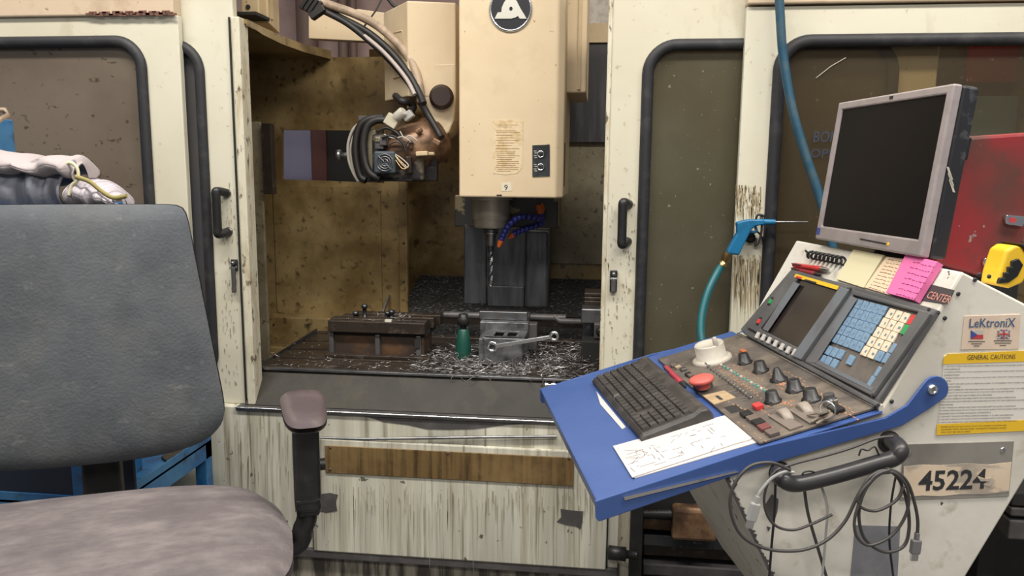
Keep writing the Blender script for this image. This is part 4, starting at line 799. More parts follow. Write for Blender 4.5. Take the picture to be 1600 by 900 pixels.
# caution board
xr = 1622
cb_ = sp_([(1475, 556), (1480, 553), (xr, 547), (xr, 672), (1463, 680)], mat('white_board', (.74, .70, .64), .5), 'caution_board')
rt_ = MB().plate([S(x, y, -.0014) for x, y in ((1475, 558), (1480, 553), (xr, 547), (xr, 564), (1473, 569))], -CW*.0004).build('yellow_header', YEL, cb_)
MB().plate([S(x, y, -.0014) for x, y in ((1464, 663), (xr, 655), (xr, 672), (1463, 680))], -CW*.0004).build('yellow_footer', YEL, cb_)
text('GENERAL CAUTIONS', S(1511, 562, -.002), CN+ZA*.0, ZA, .0075, INK, cb_, .081)
lines = ['1. DO NOT OPEN THE DOOR DURING OPERATION IN AUTO MODE BECAUSE IT IS', '   DANGEROUS.', '2. WHEN SETTING UP TOOL HOLDERS IN ATC MAGAZINE, MAKE SURE THE MACHINE', '   OPERATION.', '3. WHEN INSPECTING NC CONTROL AND ELECTRIC CIRCUITS, MAKE SURE ELECTRIC', '   OFF.', '4. DO NOT USE AIR GUN TO REMOVE CHIPS. IT IS POSSIBLE THAT CHIPS CAN GET IN', '   THE MACHINE.', '5. DO NOT OPERATE THE MACHINE WITH GLOVES. IT IS POSSIBLE THAT AN OPERATOR', '   BE CAUGHT ON MOVABLE PARTS OF THE MACHINE AND BE INJURED.', '6. DO NOT STEP ON THE COVERS OF A MACHINE.', '7. DO NOT OPERATE MOVABLE PARTS OF A MACHINE DURING OPERATION.', '8. DO ENOUGH LIGHT AROUND A MACHINE AND DO NOT PUT ANY OBSTACLE AROUND', '   MACHINE.', '9. PUT THINGS IN ORDER AND MAKE MACHINE KEPT IN GOOD CONDITION.', '10. WHEN DISPOSING OF CUTTING CHIPS FROM INSIDE THE MACHINE, MAKE SURE', '    MACHINE HAS STOPPED RUNNING COMPLETELY.', '11. DO NOT TOUCH CUTTING CHIPS BY HANDS. IT IS VERY DANGEROUS.', '12. DO NOT DETACH OR MODIFY PARTS EQUIPPED WITH THE MACHINE.', '13. HAVE THE OPERATORS AND MAINTENANCE PERSONNEL READ THE MANUALS']
for i, s_l in enumerate(lines):
    yy = 572.5+i*4.62; text(s_l, S(1476-i*.55, yy+1.2, -.0016), CN, ZA, .0023, INK, cb_, len(s_l)*.00205, 'caution_text')
for i, s_l in enumerate(['PLEASE NOTE: DO NOT HOLD THAT YOU UNSAFE CAUTIONS ARE', 'ACCIDENT WITH THE MACHINE. TROUBLES IN GENERAL PLEASE', 'WILL NOT BE HELD LIABLE.']): text(s_l, S(1470, 668+i*4.2, -.002), CN, ZA, .0021, INK, cb_, len(s_l)*.0021, 'caution_text')
# number plate
nb = sp_([(1412, 694), (1583, 689), (1575, 775), (1405, 781)], PLATE, 'number_plate', th=.002)
MB().plate([S(x, y, -.002) for x, y in ((1412, 729), (1440, 726), (1470, 727), (1510, 724), (1545, 726), (1580, 722), (1576, 768), (1540, 772), (1500, 772), (1470, 775), (1440, 774), (1410, 777))], -CW*.0006).build('peeling_sticker', PEEL, nb)
text('45224', S(1434, 767.5, -.0027), CN+ZA*.0, ZA, .034, INK, nb, .116, bold=.022)
for px in ([(1526, 743), (1540, 748), (1548, 746), (1546, 752), (1532, 752)], [(1536, 757), (1552, 755), (1548, 760)]): MB().plate([S(x, y, -.0032) for x, y in px], -CW*.0003).build('flaked_spot', PEEL, nb)
for x, y in ((1420, 708), (1567, 703)): MB().lathe([(.0045, 0), (.0045, .001), (.003, .0015)], S(x, y, -.002), -CW, 12).build('screw', BRIGHT, nb)
# handle bar
ht = -.05
hp_ = [S(1218, 738, .0), S(1217, 740, ht*.6), S(1224, 750, ht), S(1245, 756, ht), S(1300, 744, ht), S(1370, 724, ht), S(1396, 716, ht), S(1407, 703, ht), S(1398, 692, ht*.5), S(1388, 688, 0)]
hb = MB().tube(spline(hp_, 6), .0125, 14).build('handle_bar', mat('black_rubber_bar', (.03, .028, .03), .38), KO)
for x, y in ((1218, 738), (1388, 690)): MB().lathe([(.018, 0), (.018, .004), (.014, .006)], S(x, y), -CW, 18).build('handle_foot', BLACK, hb)
# ================================================================== notes, pens, coil on the console
def sheet(px, m, name, lbl, th, h=.002, cat='paper note'):
    t = tag(MB().plate([F(x, y, h) for x, y in px], FN*th).build(name, m), lbl, cat); return t
sheet([(1309, 437), (1352, 451), (1384, 400), (1336, 391)], NOTEY, 'sticky_note', 'plain pale yellow note sheet on the console under the monitor', .004)
t2 = sheet([(1353, 450), (1396, 463), (1430, 408), (1387, 402)], NOTET, 'sticky_note', 'tan note with faded handwriting between yellow and pink notes', .003)
t3 = sheet([(1393, 462), (1437, 474), (1474, 414), (1424, 402)], NOTEP, 'sticky_note', 'thick bright pink handwritten note pad on the console', .012, .003)
def scrawl(o, a, b, c, d, n, m, h, nm):
    mb = MB()
    for j in range(n):
        v = (j+.6)/n; u = .08
        while u < .82:
            du = random.uniform(.04, .12); p0 = bil(a, b, c, d, u, v); p1_ = bil(a, b, c, d, min(u+du, .9), v+random.uniform(-.015, .015)); mb.tube([F(*p0, h), F(*p1_, h)], .0006, 3); u += du+random.uniform(.02, .07)
    stuff(mb.build(nm, m, o))
scrawl(t2, (1387, 402), (1428, 408), (1353, 450), (1394, 462), 10, mat('rust_ink', (.45, .24, .14), .7), .0055, 'handwriting')
scrawl(t3, (1426, 403), (1472, 415), (1395, 461), (1437, 473), 7, mat('magenta_ink', (.40, .03, .2), .7), .0155, 'handwriting')
SPR = thing('coil_cord', F(1290, 404, .01), 'black stretched coil cord lying on the console by the pens', 'cord')
pts = [F(1259, 392, .004), F(1264, 397, .008)]
a, b = F(1266, 398, .010), F(1318, 408, .010); d = (b-a).normalized(); s2 = d.cross(FN).normalized()
for i in range(90): k_ = i/89; an = k_*2*math.pi*8; pts.append(a+(b-a)*k_+(s2*math.cos(an)+FN*math.sin(an))*.0075)
MB().tube(pts, .0026, 6).build('coil', BLACK, SPR)
def pen(p0, p1_, r, m, lbl, name='pen', tipm=BRIGHT):
    d = (p1_-p0).normalized(); L = (p1_-p0).length; t = thing(name, p0, lbl, 'pen')
    MB().lathe([(r*.7, 0), (r, .004), (r, L*.62), (r*1.08, L*.63), (r*1.08, L*.8)], p0, d, 14).build('barrel', m, t)
    MB().lathe([(r*1.05, L*.8), (r*.7, L*.93), (r*.2, L)], p0, d, 14).build('tip', tipm, t)
    MB().tube([p0+d*.004+FN*r*1.4, p0+d*L*.3+FN*r*1.4], r*.25, 5).build('clip', STEEL, t)
pen(F(1240, 414, .007), F(1296, 422, .007), .0052, REDP, 'shiny red pen lying on the console above the screen')
pen(F(1238, 420, .007), F(1284, 430, .007), .0042, mat('dark_red_pen', (.30, .03, .04), .4), 'darker slim red pen tucked under the other red pen', tipm=BLACK)
pen(T(1040, 574, .020), T(1072, 606, .018), .0058, mat('crimson_pen', (.45, .05, .08), .35), 'crimson ballpoint pen resting between keyboard and emergency stop', tipm=BLACK)
# ================================================================== keyboard and drawings on the tray
def kcorn(): return T(926, 600, 0), T(1003, 693, 0), T(1117, 657, 0), T(1018, 571, 0)
kA, kB, kC, kD = kcorn()
KBD = thing('computer_keyboard', (kA+kB+kC+kD)/4, 'black dusty computer keyboard lying on the blue tray', 'keyboard')
KBM = mat('dusty_black_plastic', (.035, .032, .030), .5, 0, [((.09, .08, .075), 30, .5, .75, .6)])
def kq(u, v, h): return (kA*(1-u)+kB*u)*(1-v)+(kD*(1-u)+kC*u)*v + TN*h      # u along the length, v from the front edge to the back
def ktop(v): return .012+.010*v if v < .75 else .0195+.016*(v-.75)*4*(1-.5*(v-.75)*4)
prv = [0, .05, .3, .55, .75, .86, .95, 1.0]; hv = [.010, .0145, .0165, .019, .021, .027, .026, .014]
mb = MB(); vs = []; fs = []
for u in (0, .02, .98, 1.0):
    for v, h_ in zip(prv, hv): vs.append(kq(u, v, h_-(.004 if u in (0, 1.0) else 0)))
    for v in reversed(prv): vs.append(kq(u, v, .002))
m_ = len(prv)*2
for i in range(3):
    for j in range(m_): fs.append((i*m_+j, i*m_+(j+1) % m_, (i+1)*m_+(j+1) % m_, (i+1)*m_+j))
fs += [tuple(range(m_-1, -1, -1)), tuple(range(3*m_, 4*m_))]
mb.add(vs, fs); mb.build('case', KBM, KBD, .002)
def kkey(u0, u1, v0, v1, h=.0):
    hb_ = .0135+.008*(v0+v1)/2; a = [kq(u0, v0, hb_), kq(u1, v0, hb_), kq(u1, v1, hb_+.001), kq(u0, v1, hb_+.001)]; mid = sum(a, Vector())/4
    MB().hexa(a+[p+(mid-p)*.18+TN*.0055 for p in a]).build('key', KBM, KBD)
rows = 6
for j in range(rows):
    v0 = .07+j*.113 + (.02 if j == 5 else 0); v1 = v0+.098; n_k = 20; u = .035
    for i in range(n_k):
        du = .0468
        if j == 0 and 4 <= i <= 8:
            if i == 4: kkey(u, u+du*5-.005, v0, v1)
        elif not (j in (1, 2) and i == 15): kkey(u, u+du-.005, v0, v1)
        u += du
MB().slab([kq(.03, .745, .0215), kq(.97, .745, .0215), kq(.97, .752, .0215), kq(.03, .752, .0215)], TN*.0008).build('groove', DARK, KBD)
def tsheet(px, m, name, lbl, th, h): return tag(MB().plate([T(x, y, h) for x, y in px], TN*th).build(name, m), lbl, 'paper')
tsheet([(972, 706), (1138, 662), (1184, 692), (992, 748)], PAPER, 'paper_sheet', 'lower plain white sheet peeping out under the pencil drawing', .0015, .0003)
dr_ = tsheet([(958, 698), (1125, 652), (1134, 650), (1178, 683), (1172, 688), (1150, 694), (988, 747)], PAPER, 'drawing_sheet', 'white sheet with pencilled part drawing on the blue tray', .0015, .0022)
mb = MB(); GPH = mat('pencil_line', (.16, .145, .16), .7); random.seed(3)
for i in range(70):
    u, v = random.random(), random.random(); x, y = bil((962, 698), (1128, 654), (990, 743), (1174, 686), u, v)
    dx, dy = random.choice(((14, -4), (8, 7), (4, 5), (20, -6), (9, -2), (-6, 7))); k_ = random.uniform(.4, 1.3)
    if u < .85 and .1 < v < .9: mb.tube([T(x, y, .0039), T(x+dx*k_, y+dy*k_, .0039)], .0006, 3)
for q in ([(975, 704), (992, 703), (1012, 707), (1003, 715), (985, 716)], [(1008, 712), (1004, 702), (994, 706)]): mb.tube([T(x, y, .0039) for x, y in q], .0005, 3)
stuff(mb.build('pencil_lines', GPH, dr_))
tsheet([(932, 612), (945, 628), (978, 668), (972, 671), (938, 632)], PAPER, 'paper_sheet', 'white paper edge sticking out beneath the keyboard front', .0012, .0003)
# ================================================================== monitor
MT = .075
mtN = S(1491, 130, MT); mbN = S(1438, 402, MT); MU = (mtN-mbN).normalized(); MH = (mtN-mbN).length; MN = MU.cross(CW).normalized()
if MN.dot(CN) > 0: MN = -MN                                        # faces the operator side
# far edge: intersect pixel ray with the screen plane
def MF(x, y, h=0): return hit(x, y, mbN+MN*h, MN)
MWd = ((MF(1310, 155)-mtN).dot(CW)+(MF(1275, 371)-mbN).dot(CW))/2
def MP(a, b, h=0): return mbN + CW*(a*MWd) + MU*(b*MH) + MN*h      # a: 0 near .. 1 far, b: 0 bottom .. 1 top
MON = thing('computer_monitor', MP(.5, 0, -.05)-ZA*.01, 'silver framed flat computer monitor with black screen on the console', 'monitor', WA)
fo = [MP(0, 0), MP(1, 0), MP(1, 1), MP(0, 1)]; fh = [MP(.045, .10), MP(.955, .10), MP(.955, .945), MP(.045, .945)]
bzl = MB().plate(fo, MN*-.016, [fh]).build('bezel', SILV, MON, .003)
MB().slab([MP(.04, .095, -.004), MP(.96, .095, -.004), MP(.96, .95, -.004), MP(.04, .95, -.004)], MN*-.008).build('screen', MSCR, MON)
bk = MB().slab([MP(.0, .0, -.016), MP(1, .0, -.016), MP(1, 1, -.016), MP(0, 1, -.016)], MN*-.03).build('back_shell', MONB, MON, .005)
MB().hexa([MP(.06, .06, -.046), MP(.94, .06, -.046), MP(.94, .93, -.046), MP(.06, .93, -.046), MP(.18, .14, -.062), MP(.82, .14, -.062), MP(.82, .9, -.062), MP(.18, .9, -.062)]).build('rear_bulge', MONB, MON, .008)
MB().slab([MP(.35, -.12, -.05), MP(.65, -.12, -.05), MP(.65, .5, -.09), MP(.35, .5, -.09)], MN*-.025).build('stand_neck', MONB, MON, .006)
MB().tube([MP(.28, .046, .0006), MP(.52, .052, .0006)], .0012, 5).build('brand_line', MONB, bzl); MB().lathe([(.0035, 0), (.0028, .0012)], MP(.27, .045), MN, 10).build('power_light', YEL, bzl)
MB().plate([MP(.955, .035, .0004), MP(.99, .035, .0004), MP(.99, .085, .0004), MP(.955, .085, .0004)], MN*.0005).build('sticker', FBLU, bzl)
MB().slab([MP(.46, .965, .0003), MP(.49, .965, .0003), MP(.49, .985, .0003), MP(.46, .985, .0003)], MN*.0006).build('logo_mark', MONB, bzl)
q = MP(0, .48, -.03); mb = MB()
for k_ in range(3): MB().obox(MP(0, .50-.035*k_, -.022-.004*k_), MN, CW, (MU+MN*.6).normalized(), .004, .001, .022).build('scuff', WHITE, bk)
# ================================================================== red tool case behind the monitor, tape measure
RT_ = .16
RB = thing('red_tool_case', S(1540, 440, RT_), 'worn red metal tool case with chrome latches behind the monitor', 'tool case', WA)
MB().plate([S(x, y, RT_) for x, y in ((1516, 213), (1650, 204), (1650, 320), (1600, 380), (1558, 433), (1548, 436), (1462, 412), (1470, 380))], CW*.14).build('lid', RED, RB, .006)
MB().slab([S(1493, 212, RT_-.01), S(1520, 215, RT_-.01), S(1512, 250, RT_-.01), S(1490, 250, RT_-.01)], CW*.1).build('hinge_plate', BLACK, RB, .002)
MB().plate([LW(u, .18, v) for u, v in ((.17, 1.13), (.36, 1.045), (.36, 1.13), (.29, 1.155), (.19, 1.18))], CW*.11).build('dark_gap_block', BLACK, RB)  # black block added under the case, props it and stands for the dark gap
def latch_(x, y):
    l = MB().plate([S(*a, RT_-.002) for a in ((x-16, y-3), (x-13, y-9), (x+18, y-6), (x+12, y+10), (x-14, y+6))], -CW*.006).build('latch', BRIGHT, RB, .002)
    MB().plate([S(*a, RT_-.008) for a in ((x-5, y-4), (x+5, y-3), (x+3, y+4), (x-6, y+3))], -CW*.001).build('latch_hole', FRED, l)
latch_(1583, 344); latch_(1549, 411)
TM = thing('tape_measure', S(1575, 452, .04), 'yellow and black tape measure leaning on the red tool case', 'tape measure', WA)
tc = [(x+12, y) for x, y in [(1567, 391), (1580, 383), (1592, 386), (1602, 400), (1604, 420), (1594, 442), (1572, 451), (1552, 446), (1556, 425)]]
MB().plate([S(x-6, y, .020) for x, y in tc], CW*.04).build('case', YEL, TM, .008, 3)
MB().plate([S(x+3, y+2, .016) for x, y in ((1578, 406), (1590, 402), (1597, 412), (1588, 430), (1574, 440), (1556, 442), (1560, 432), (1567, 432), (1566, 424), (1573, 424), (1572, 415), (1579, 415))], CW*.006).build('rubber_grip', BLACK, TM, .002)
MB().plate([S(x+8, y, .018) for x, y in ((1584, 380), (1600, 382), (1610, 400), (1600, 404), (1592, 388))], CW*.046).build('rubber_edge', BLACK, TM, .003)
# ================================================================== air hose and air gun
AG = thing('air_gun', P(1150, 400, -.04), 'blue air blow gun with long steel nozzle hung on the pillar', 'air gun')
def ap_(px, m, nm, Y=-.05, th=.026, bev=.005, par=None): return MB().plate([P(x, y, Y) for x, y in px], (0, th, 0)).build(nm, m, par or AG, bev)
ap_([(1151, 348), (1160, 345), (1172, 343), (1195, 343), (1195, 351), (1180, 354), (1174, 360), (1168, 372), (1155, 399), (1138, 397), (1136, 393), (1152, 364), (1152, 356)], GUNB, 'gun_body')
MB().tube([P(1192, 347, -.037), P(1211, 347, -.037)], [.0085, .007], 12).build('barrel', GUNB, AG)
MB().tube([P(1209, 347, -.037), P(1216, 347, -.037), P(1262, 347, -.037)], [.0045, .003, .0028], 10).build('nozzle_tube', STEEL, AG)
MB().tube([P(1170, 362, -.037), P(1178, 363, -.037), P(1182, 360, -.037), (P(1180, 354, -.037))], .004, 8).build('trigger', GUNB, AG)
MB().tube(spline([P(1181, 343, -.034), P(1184, 336, -.034), P(1193, 337, -.034), P(1196, 344, -.034)], 5), .003, 8).build('hang_loop', BLACK, AG)
MB().lathe([(.012, 0), (.012, .02), (.009, .022), (.009, .028), (.011, .029), (.011, .038)], P(1138, 395, -.037), P(1130, 412, -.037)-P(1138, 395, -.037), 14).build('brass_coupling', BRASS, AG)
HK = thing('wire_hook', P(1185, 380, -.01), 'dark wire hook and clip fixed on the grimy pillar under the gun', 'hook')
MB().tube(spline([P(1190, 338, 0), P(1190, 338, -.03), P(1190, 360, -.03), P(1186, 378, -.02), P(1180, 384, -.012), P(1182, 372, -.012)], 6), .003, 8).build('hook_wire', BARE, HK)
MB().lathe([(.014, 0), (.014, .012), (.006, .014)], P(1171, 371, -.001), (0, -1, 0), 14).build('clip_roller', BLACK, HK)
MB().tube(spline([P(1171, 371, -.012), P(1182, 362, -.014), P(1190, 370, -.014), P(1192, 378, -.01)], 5), .0028, 6).build('clip_wire', BLACK, HK)
hs = spline([P(1130, 413, -.037), P(1122, 424, -.04), P(1108, 452, -.06), P(1098, 485, -.08), P(1095, 515, -.10), P(1098, 545, -.12), P(1102, 600, -.14), P(1106, 720, -.14)], 8)
ho = MB().tube(hs, .0105, 12).build('air_hose', TEAL); tag(ho, 'teal air hose curving down from the blow gun coupling', 'hose')
hs = spline([P(1205, -420, -.05), P(1211, -150, -.05), P(1220, 40, -.05), P(1225, 95, -.05), P(1238, 170, -.06), P(1258, 240, -.07), P(1279, 302, -.08), P(1300, 380, -.1), P(1310, 470, -.12), P(1312, 560, -.12)], 8)
tag(MB().tube(hs, .0115, 12).build('air_hose', AIRB), 'dull blue air hose hanging in front of the right window', 'hose')
# ================================================================== cables on the console handle
def cable(pts, r, m, nm, lbl, t=-.065, cat='cable', plug=None):
    pp = [S(x, y, q[0] if q else t) for x, y, *q in pts]; T_ = thing(nm, pp[-1], lbl, cat, WA)
    MB().tube(spline(pp, 8), r, 8).build('cord', m, T_)
    if plug:
        px, py, dx, dy, pm = plug; c = S(px, py, t); e = (S(px+dx, py+dy, t)-c); L = e.length; e = e.normalized(); s2 = e.cross(CW).normalized()
        MB().obox(c+e*L*.5, e, s2, CW, L, .0145, .009).build('plug_body', pm, T_, .002)
        MB().obox(c-e*.005, e, s2, CW, .012, .006, .006).build('strain_relief', pm, T_, .001)
        MB().obox(c+e*(L+.005), e, s2, CW, .012, .011, .005).build('plug_shell', BRIGHT, T_, .0005)
    return T_
cable([(1395, 682), (1370, 685), (1330, 700), (1290, 712), (1240, 725), (1210, 738), (1195, 770), (1197, 800), (1213, 822), (1240, 828), (1270, 818), (1300, 804)], .0021, CABLE, 'usb_cable', 'grey usb cable draped along under the blue arm', -.058)
cable([(1240, 738), (1225, 738), (1205, 748), (1188, 768), (1183, 780)], .0024, CABLEL, 'usb_cable', 'pale grey usb lead with grey plug hanging left of the handle', -.07, plug=(1181, 786, -8, 28, CABLEL))
loops = [(1235, 735), (1205, 723), (1170, 730), (1145, 762), (1142, 800), (1160, 838), (1200, 858), (1250, 860), (1290, 845), (1320, 815), (1340, 775), (1360, 745), (1385, 735), (1405, 750), (1418, 790), (1420, 830), (1410, 855), (1380, 862), (1350, 840), (1342, 800), (1352, 765), (1372, 742), (1390, 738)]
cable(loops, .0025, CABLE, 'usb_cable', 'long grey cable in wide loops slung over the console handle', -.075)
a = [(1390, 734), (1366, 745), (1345, 780), (1335, 815), (1340, 840), (1360, 852), (1395, 835), (1417, 800), (1418, 765), (1402, 742), (1382, 738), (1360, 752), (1342, 775), (1345, 792), (1370, 798), (1400, 782), (1412, 760)]
cable(a, .0023, CABLE, 'usb_cable', 'tight coil of dark cable hanging below the handle bend', -.085)
cable([(1385, 732), (1405, 740), (1420, 758), (1430, 790), (1434, 815), (1433, 838)], .0025, CABLE, 'usb_cable', 'dark usb lead with plug and label hanging beside the number plate', -.08, plug=(1432, 843, -3, 22, mat('dark_grey_plug', (.16, .155, .16), .5)))
cable([(1212, 740), (1210, 800), (1205, 860), (1200, 930)], .002, BLACK, 'black_cord', 'thin black cord dropping straight from the handle end', -.02)
cable([(1256, 756), (1262, 800), (1276, 850), (1300, 930)], .0024, CABLE, 'black_cord', 'dark cord falling from under the handle bar slanting right', -.03)
cable([(1280, 752), (1292, 790), (1290, 840), (1282, 930)], .002, CABLEL, 'grey_cord', 'pale grey cord hanging straight below the handle bar', -.035)
cable([(1400, 742), (1392, 790), (1390, 850), (1400, 930)], .0018, BLACK, 'black_cord', 'thin black cord hanging over the grey primer patch', -.03)
def ring(px, lbl):
    c = [S(x, y, -.05) for x, y in px]; tag(MB().tube(spline(c, 5), .0013, 6).build('cable_tie', BLACK), lbl, 'cable tie')
ring([(1342, 712), (1346, 702), (1356, 704), (1366, 698), (1372, 708), (1378, 722), (1384, 733)], 'thin black wire twist around the middle of the handle')
ring([(1252, 748), (1256, 738), (1270, 737), (1276, 745), (1279, 756)], 'short black cable tie around the left bend of the handle')
# ================================================================== dark clutter right of the console
CL = thing('steel_rack', P(1580, 880, -.2), 'dark steel rack with grey ledges beyond the console', 'rack')
for y0_, y1_, m in ((768, 790, DARK), (792, 806, BARE), (812, 842, BARE)):
    MB().box((P(1525, 800, -.2).x, -.35, P(1560, y1_, -.35).z), (P(1750, 800, -.2).x, -.1, P(1560, y0_, -.35).z)).build('shelf', m, CL, .004)
for x in (P(1530, 800, -.1).x, P(1740, 800, -.1).x): MB().box((x, -.12, 0), (x+.04, -.08, .6)).build('upright', BLACK, CL, .003)
MB().box((P(1525, 800, -.06).x, -.06, 0), (P(1800, 800, -.06).x, -.04, .72)).build('back_sheet', BLACK, CL)
# ================================================================== chair
CD = 1.60; CA = R(6.5+18)
cax = Vector((math.cos(CA), math.sin(CA), 0)); cay = Vector((-math.sin(CA), math.cos(CA), 0))      # cay points to the back of the chair
cc = PD(110, 520, CD); CB = Vector((cc.x, cc.y, 0))
CH = thing('office_chair', CB, 'worn grey fabric office swivel chair with black armrests', 'chair', CA)
def bk_hit(x, y): return hit(x, y, cc, -cay)
def lc(p): q = p-CB; return q.dot(cax), q.dot(cay), q.z
def CWd(a, b, z): return CB+cax*a+cay*b+ZA*z
tr_, br_ = lc(bk_hit(290, 326)), lc(bk_hit(361, 660)); bl = lc(bk_hit(110, 726)); tp_ = lc(bk_hit(110, 320))
zt2, zb3 = tp_[2], bl[2]; hwT, hwB = tr_[0], br_[0]
def back_fn(sgn):
    def f(u, v):      # superellipse-like outline, slightly dished
        a = (u*2-1); b = (v*2-1); p = 8+16*v
        # square-to-rounded mapping
        m = max(abs(a), abs(b)); 
        if m > 1e-6:
            n_ = (abs(a)**p+abs(b)**p)**(1/p); a2, b2 = a*m/n_, b*m/n_
        else: a2, b2 = 0, 0
        k = (b2+1)/2; hw_ = hwB+(hwT-hwB)*k; z = zb3+(zt2-zb3)*k+ (0.05*abs(a2)**2.5)*(1-k)
        ed = max(0, 1-max(abs(a), abs(b))**6); th = .012+.03*ed**.5
        return CWd(a2*hw_, sgn*th+.03*k*k-.02*(1-a2*a2)*0+.035*a2*a2*-1, z)
    return f
mb = MB(); mb.grid(back_fn(-1), 30, 30); mb.grid(back_fn(1), 30, 30); bo = mb.build('backrest', FABRIC, CH)
mm = MB(); 
sz_ = .0
# seat: top edge line measured on a horizontal plane
SZ = CAM.z-(748-262)/FPX*(CD-.02)
q0, q1 = lc(PZ(395, 772, SZ)), lc(PZ(470, 900, SZ)); qb = lc(PZ(250, 747, SZ))
hwS = max(q0[0], .27)+.07; yb, yf = qb[1]-.0, qb[1]-.50
def seat_fn(sgn):
    def f(u, v):
        a = u*2-1; b = v*2-1; p = 4.2; m = max(abs(a), abs(b)); n_ = (abs(a)**p+abs(b)**p)**(1/p) if m > 1e-6 else 1; a2, b2 = a*m/n_, b*m/n_
        ed = max(0, 1-max(abs(a), abs(b))**5); h_ = .012+.045*ed**.5
        hw_ = hwS*(1-.10*max(0, b2))
        return CWd(a2*hw_, (yb+yf)/2+b2*(yb-yf)/2, SZ-.05+sgn*h_+(.0 if sgn < 0 else -.012*(1-a2*a2)*max(0, -b2)))
    return f
mb = MB(); mb.grid(seat_fn(1), 30, 30); mb.grid(seat_fn(-1), 30, 30); mb.build('seat', SEATF, CH)
# armrest
pa = PZ(475, 632, CAM.z-.46); la = lc(pa)
ARZ = pa.z
for sgn in (1, -1):
    ax0 = la[0]*sgn
    pw = .043
    A = MB(); 
    def arm_fn(s_):
        def f(u, v):
            a = u*2-1; b = v*2-1; p = 3.6; m = max(abs(a), abs(b)); n_ = (abs(a)**p+abs(b)**p)**(1/p) if m > 1e-6 else 1; a2, b2 = a*m/n_, b*m/n_
            ed = max(0, 1-max(abs(a), abs(b))**4); return CWd(ax0+a2*pw*(1-.12*b2*-1), la[1]+b2*.125, ARZ-.012+s_*(.004+.012*ed**.5))
        return f
    A.grid(arm_fn(1), 14, 16); A.grid(arm_fn(-1), 14, 16); ar = A.build('arm_pad', ARMP, CH)
    MB().obox(CWd(ax0, la[1]-.02, ARZ-.115), cax, cay, ZA, .05, .075, .185).build('arm_post', BLACK, CH, .012, 3)
    MB().hexa([CWd(ax0-.022*1, la[1]-.05, ARZ-.215), CWd(ax0+.022, la[1]-.05, ARZ-.215), CWd(ax0+.022, la[1]+.0, ARZ-.215), CWd(ax0-.022, la[1]+.0, ARZ-.215), CWd(ax0-.024, la[1]-.06, ARZ-.175), CWd(ax0+.024, la[1]-.06, ARZ-.175), CWd(ax0+.024, la[1]+.02, ARZ-.175), CWd(ax0-.024, la[1]+.02, ARZ-.175)]).build('arm_collar', BLACK, CH, .006)
    MB().tube(spline([CWd(ax0, la[1]-.025, ARZ-.205), CWd(ax0-sgn*.01, la[1]-.025, ARZ-.245), CWd(ax0-sgn*.06, la[1]-.02, SZ-.115), CWd(0.05*sgn, la[1]-.02, SZ-.125)], 5), .02, 10).build('arm_bracket', BLACK, CH)
    MB().lathe([(.012, 0), (.012, .012)], CWd(ax0+sgn*.024, la[1]-.02, ARZ-.12), cax*sgn, 12).build('height_button', BLACK, CH)
# back upright, mechanism, base
MB().hexa([CWd(-.01, .035, SZ-.12), CWd(.07, .035, SZ-.12), CWd(.07, .075, SZ-.12), CWd(-.01, .075, SZ-.12), CWd(-.005, .05, zb3+.25), CWd(.065, .05, zb3+.25), CWd(.065, .085, zb3+.25), CWd(-.005, .085, zb3+.25)]).build('back_upright', BLACK, CH, .006)
MB().obox(CWd(0, (yb+yf)/2+.05, SZ-.135), cax, cay, ZA, .26, .34, .05).build('seat_mechanism', BLACK, CH, .01)
ym = (yb+yf)/2
MB().lathe([(.025, .12), (.025, SZ-.32), (.016, SZ-.31), (.016, SZ-.15)], CWd(0, ym, 0), ZA, 20).build('gas_lift', BLACK, CH)
for i in range(5):
    an = R(72*i+20); d = cax*math.cos(an)+cay*math.sin(an); b0 = CWd(0, ym, .12); e = b0+d*.30-ZA*.04
    MB().tube([b0, e], [.028, .018], 10).build('base_spoke', BLACK, CH)
    MB().lathe([(.028, -.022), (.03, -.018), (.03, .018), (.028, .022)], Vector((e.x, e.y, .03)), d.cross(ZA), 16).build('caster', BLACK, CH)
    MB().tube([Vector((e.x, e.y, .03)), e], .008, 8).build('caster_stem', BLACK, CH)
# ================================================================== blue bench with cloths and papers behind the chair
BY0, BY1 = -.52, -.06
TR = thing('blue_tool_trolley', (-1.6, (BY0+BY1)/2, 0), 'blue steel tool trolley with open trays behind the chair', 'trolley')
tx = PX(0, 0, 0) if False else None
xr_ = P(333, 740, BY1).x; xl_ = xr_-.85; z_low = P(300, 735, (BY0+BY1)/2).z; z_up = P(150, 322, BY0).z
for z in (z_low, .16):
    sh = MB().box((xl_, BY0, z-.006), (xr_, BY1, z)).build('tray', CABB, TR)
    for (a, b) in (((xl_, BY0, z-.05), (xr_, BY0+.004, z+.02)), ((xl_, BY1-.004, z-.05), (xr_, BY1, z+.02)), ((xl_, BY0, z-.05), (xl_+.004, BY1, z+.02)), ((xr_-.004, BY0, z-.05), (xr_, BY1, z+.02))): MB().box(a, b).build('tray_rim', CABB, sh, .001)
xu = P(188, 322, BY0+.2).x; BYU = BY0+.22
MB().box((xl_, BY0, z_up-.03), (xu, BYU, z_up)).build('top_shelf', CABB, TR, .003)
for x in (xl_, xu-.035):
    for y in (BY0, BYU-.035): MB().box((x, y, z_low), (x+.035, y+.035, z_up-.03)).build('upright', CABB, TR, .002)
for x in (xl_, xr_-.035):
    for y in (BY0, BY1-.035): MB().box((x, y, .0), (x+.035, y+.035, z_low)).build('leg', CABB, TR, .002)
MB().box((xl_+.0, BY0+.004, .18), (P(207, 735, BY0).x, BY0+.012, z_up-.04)).build('shade_sheet', mat('navy_shade_sheet', (.008, .014, .035), .6), TR)  # dark sheet added to imitate the shade inside the trolley
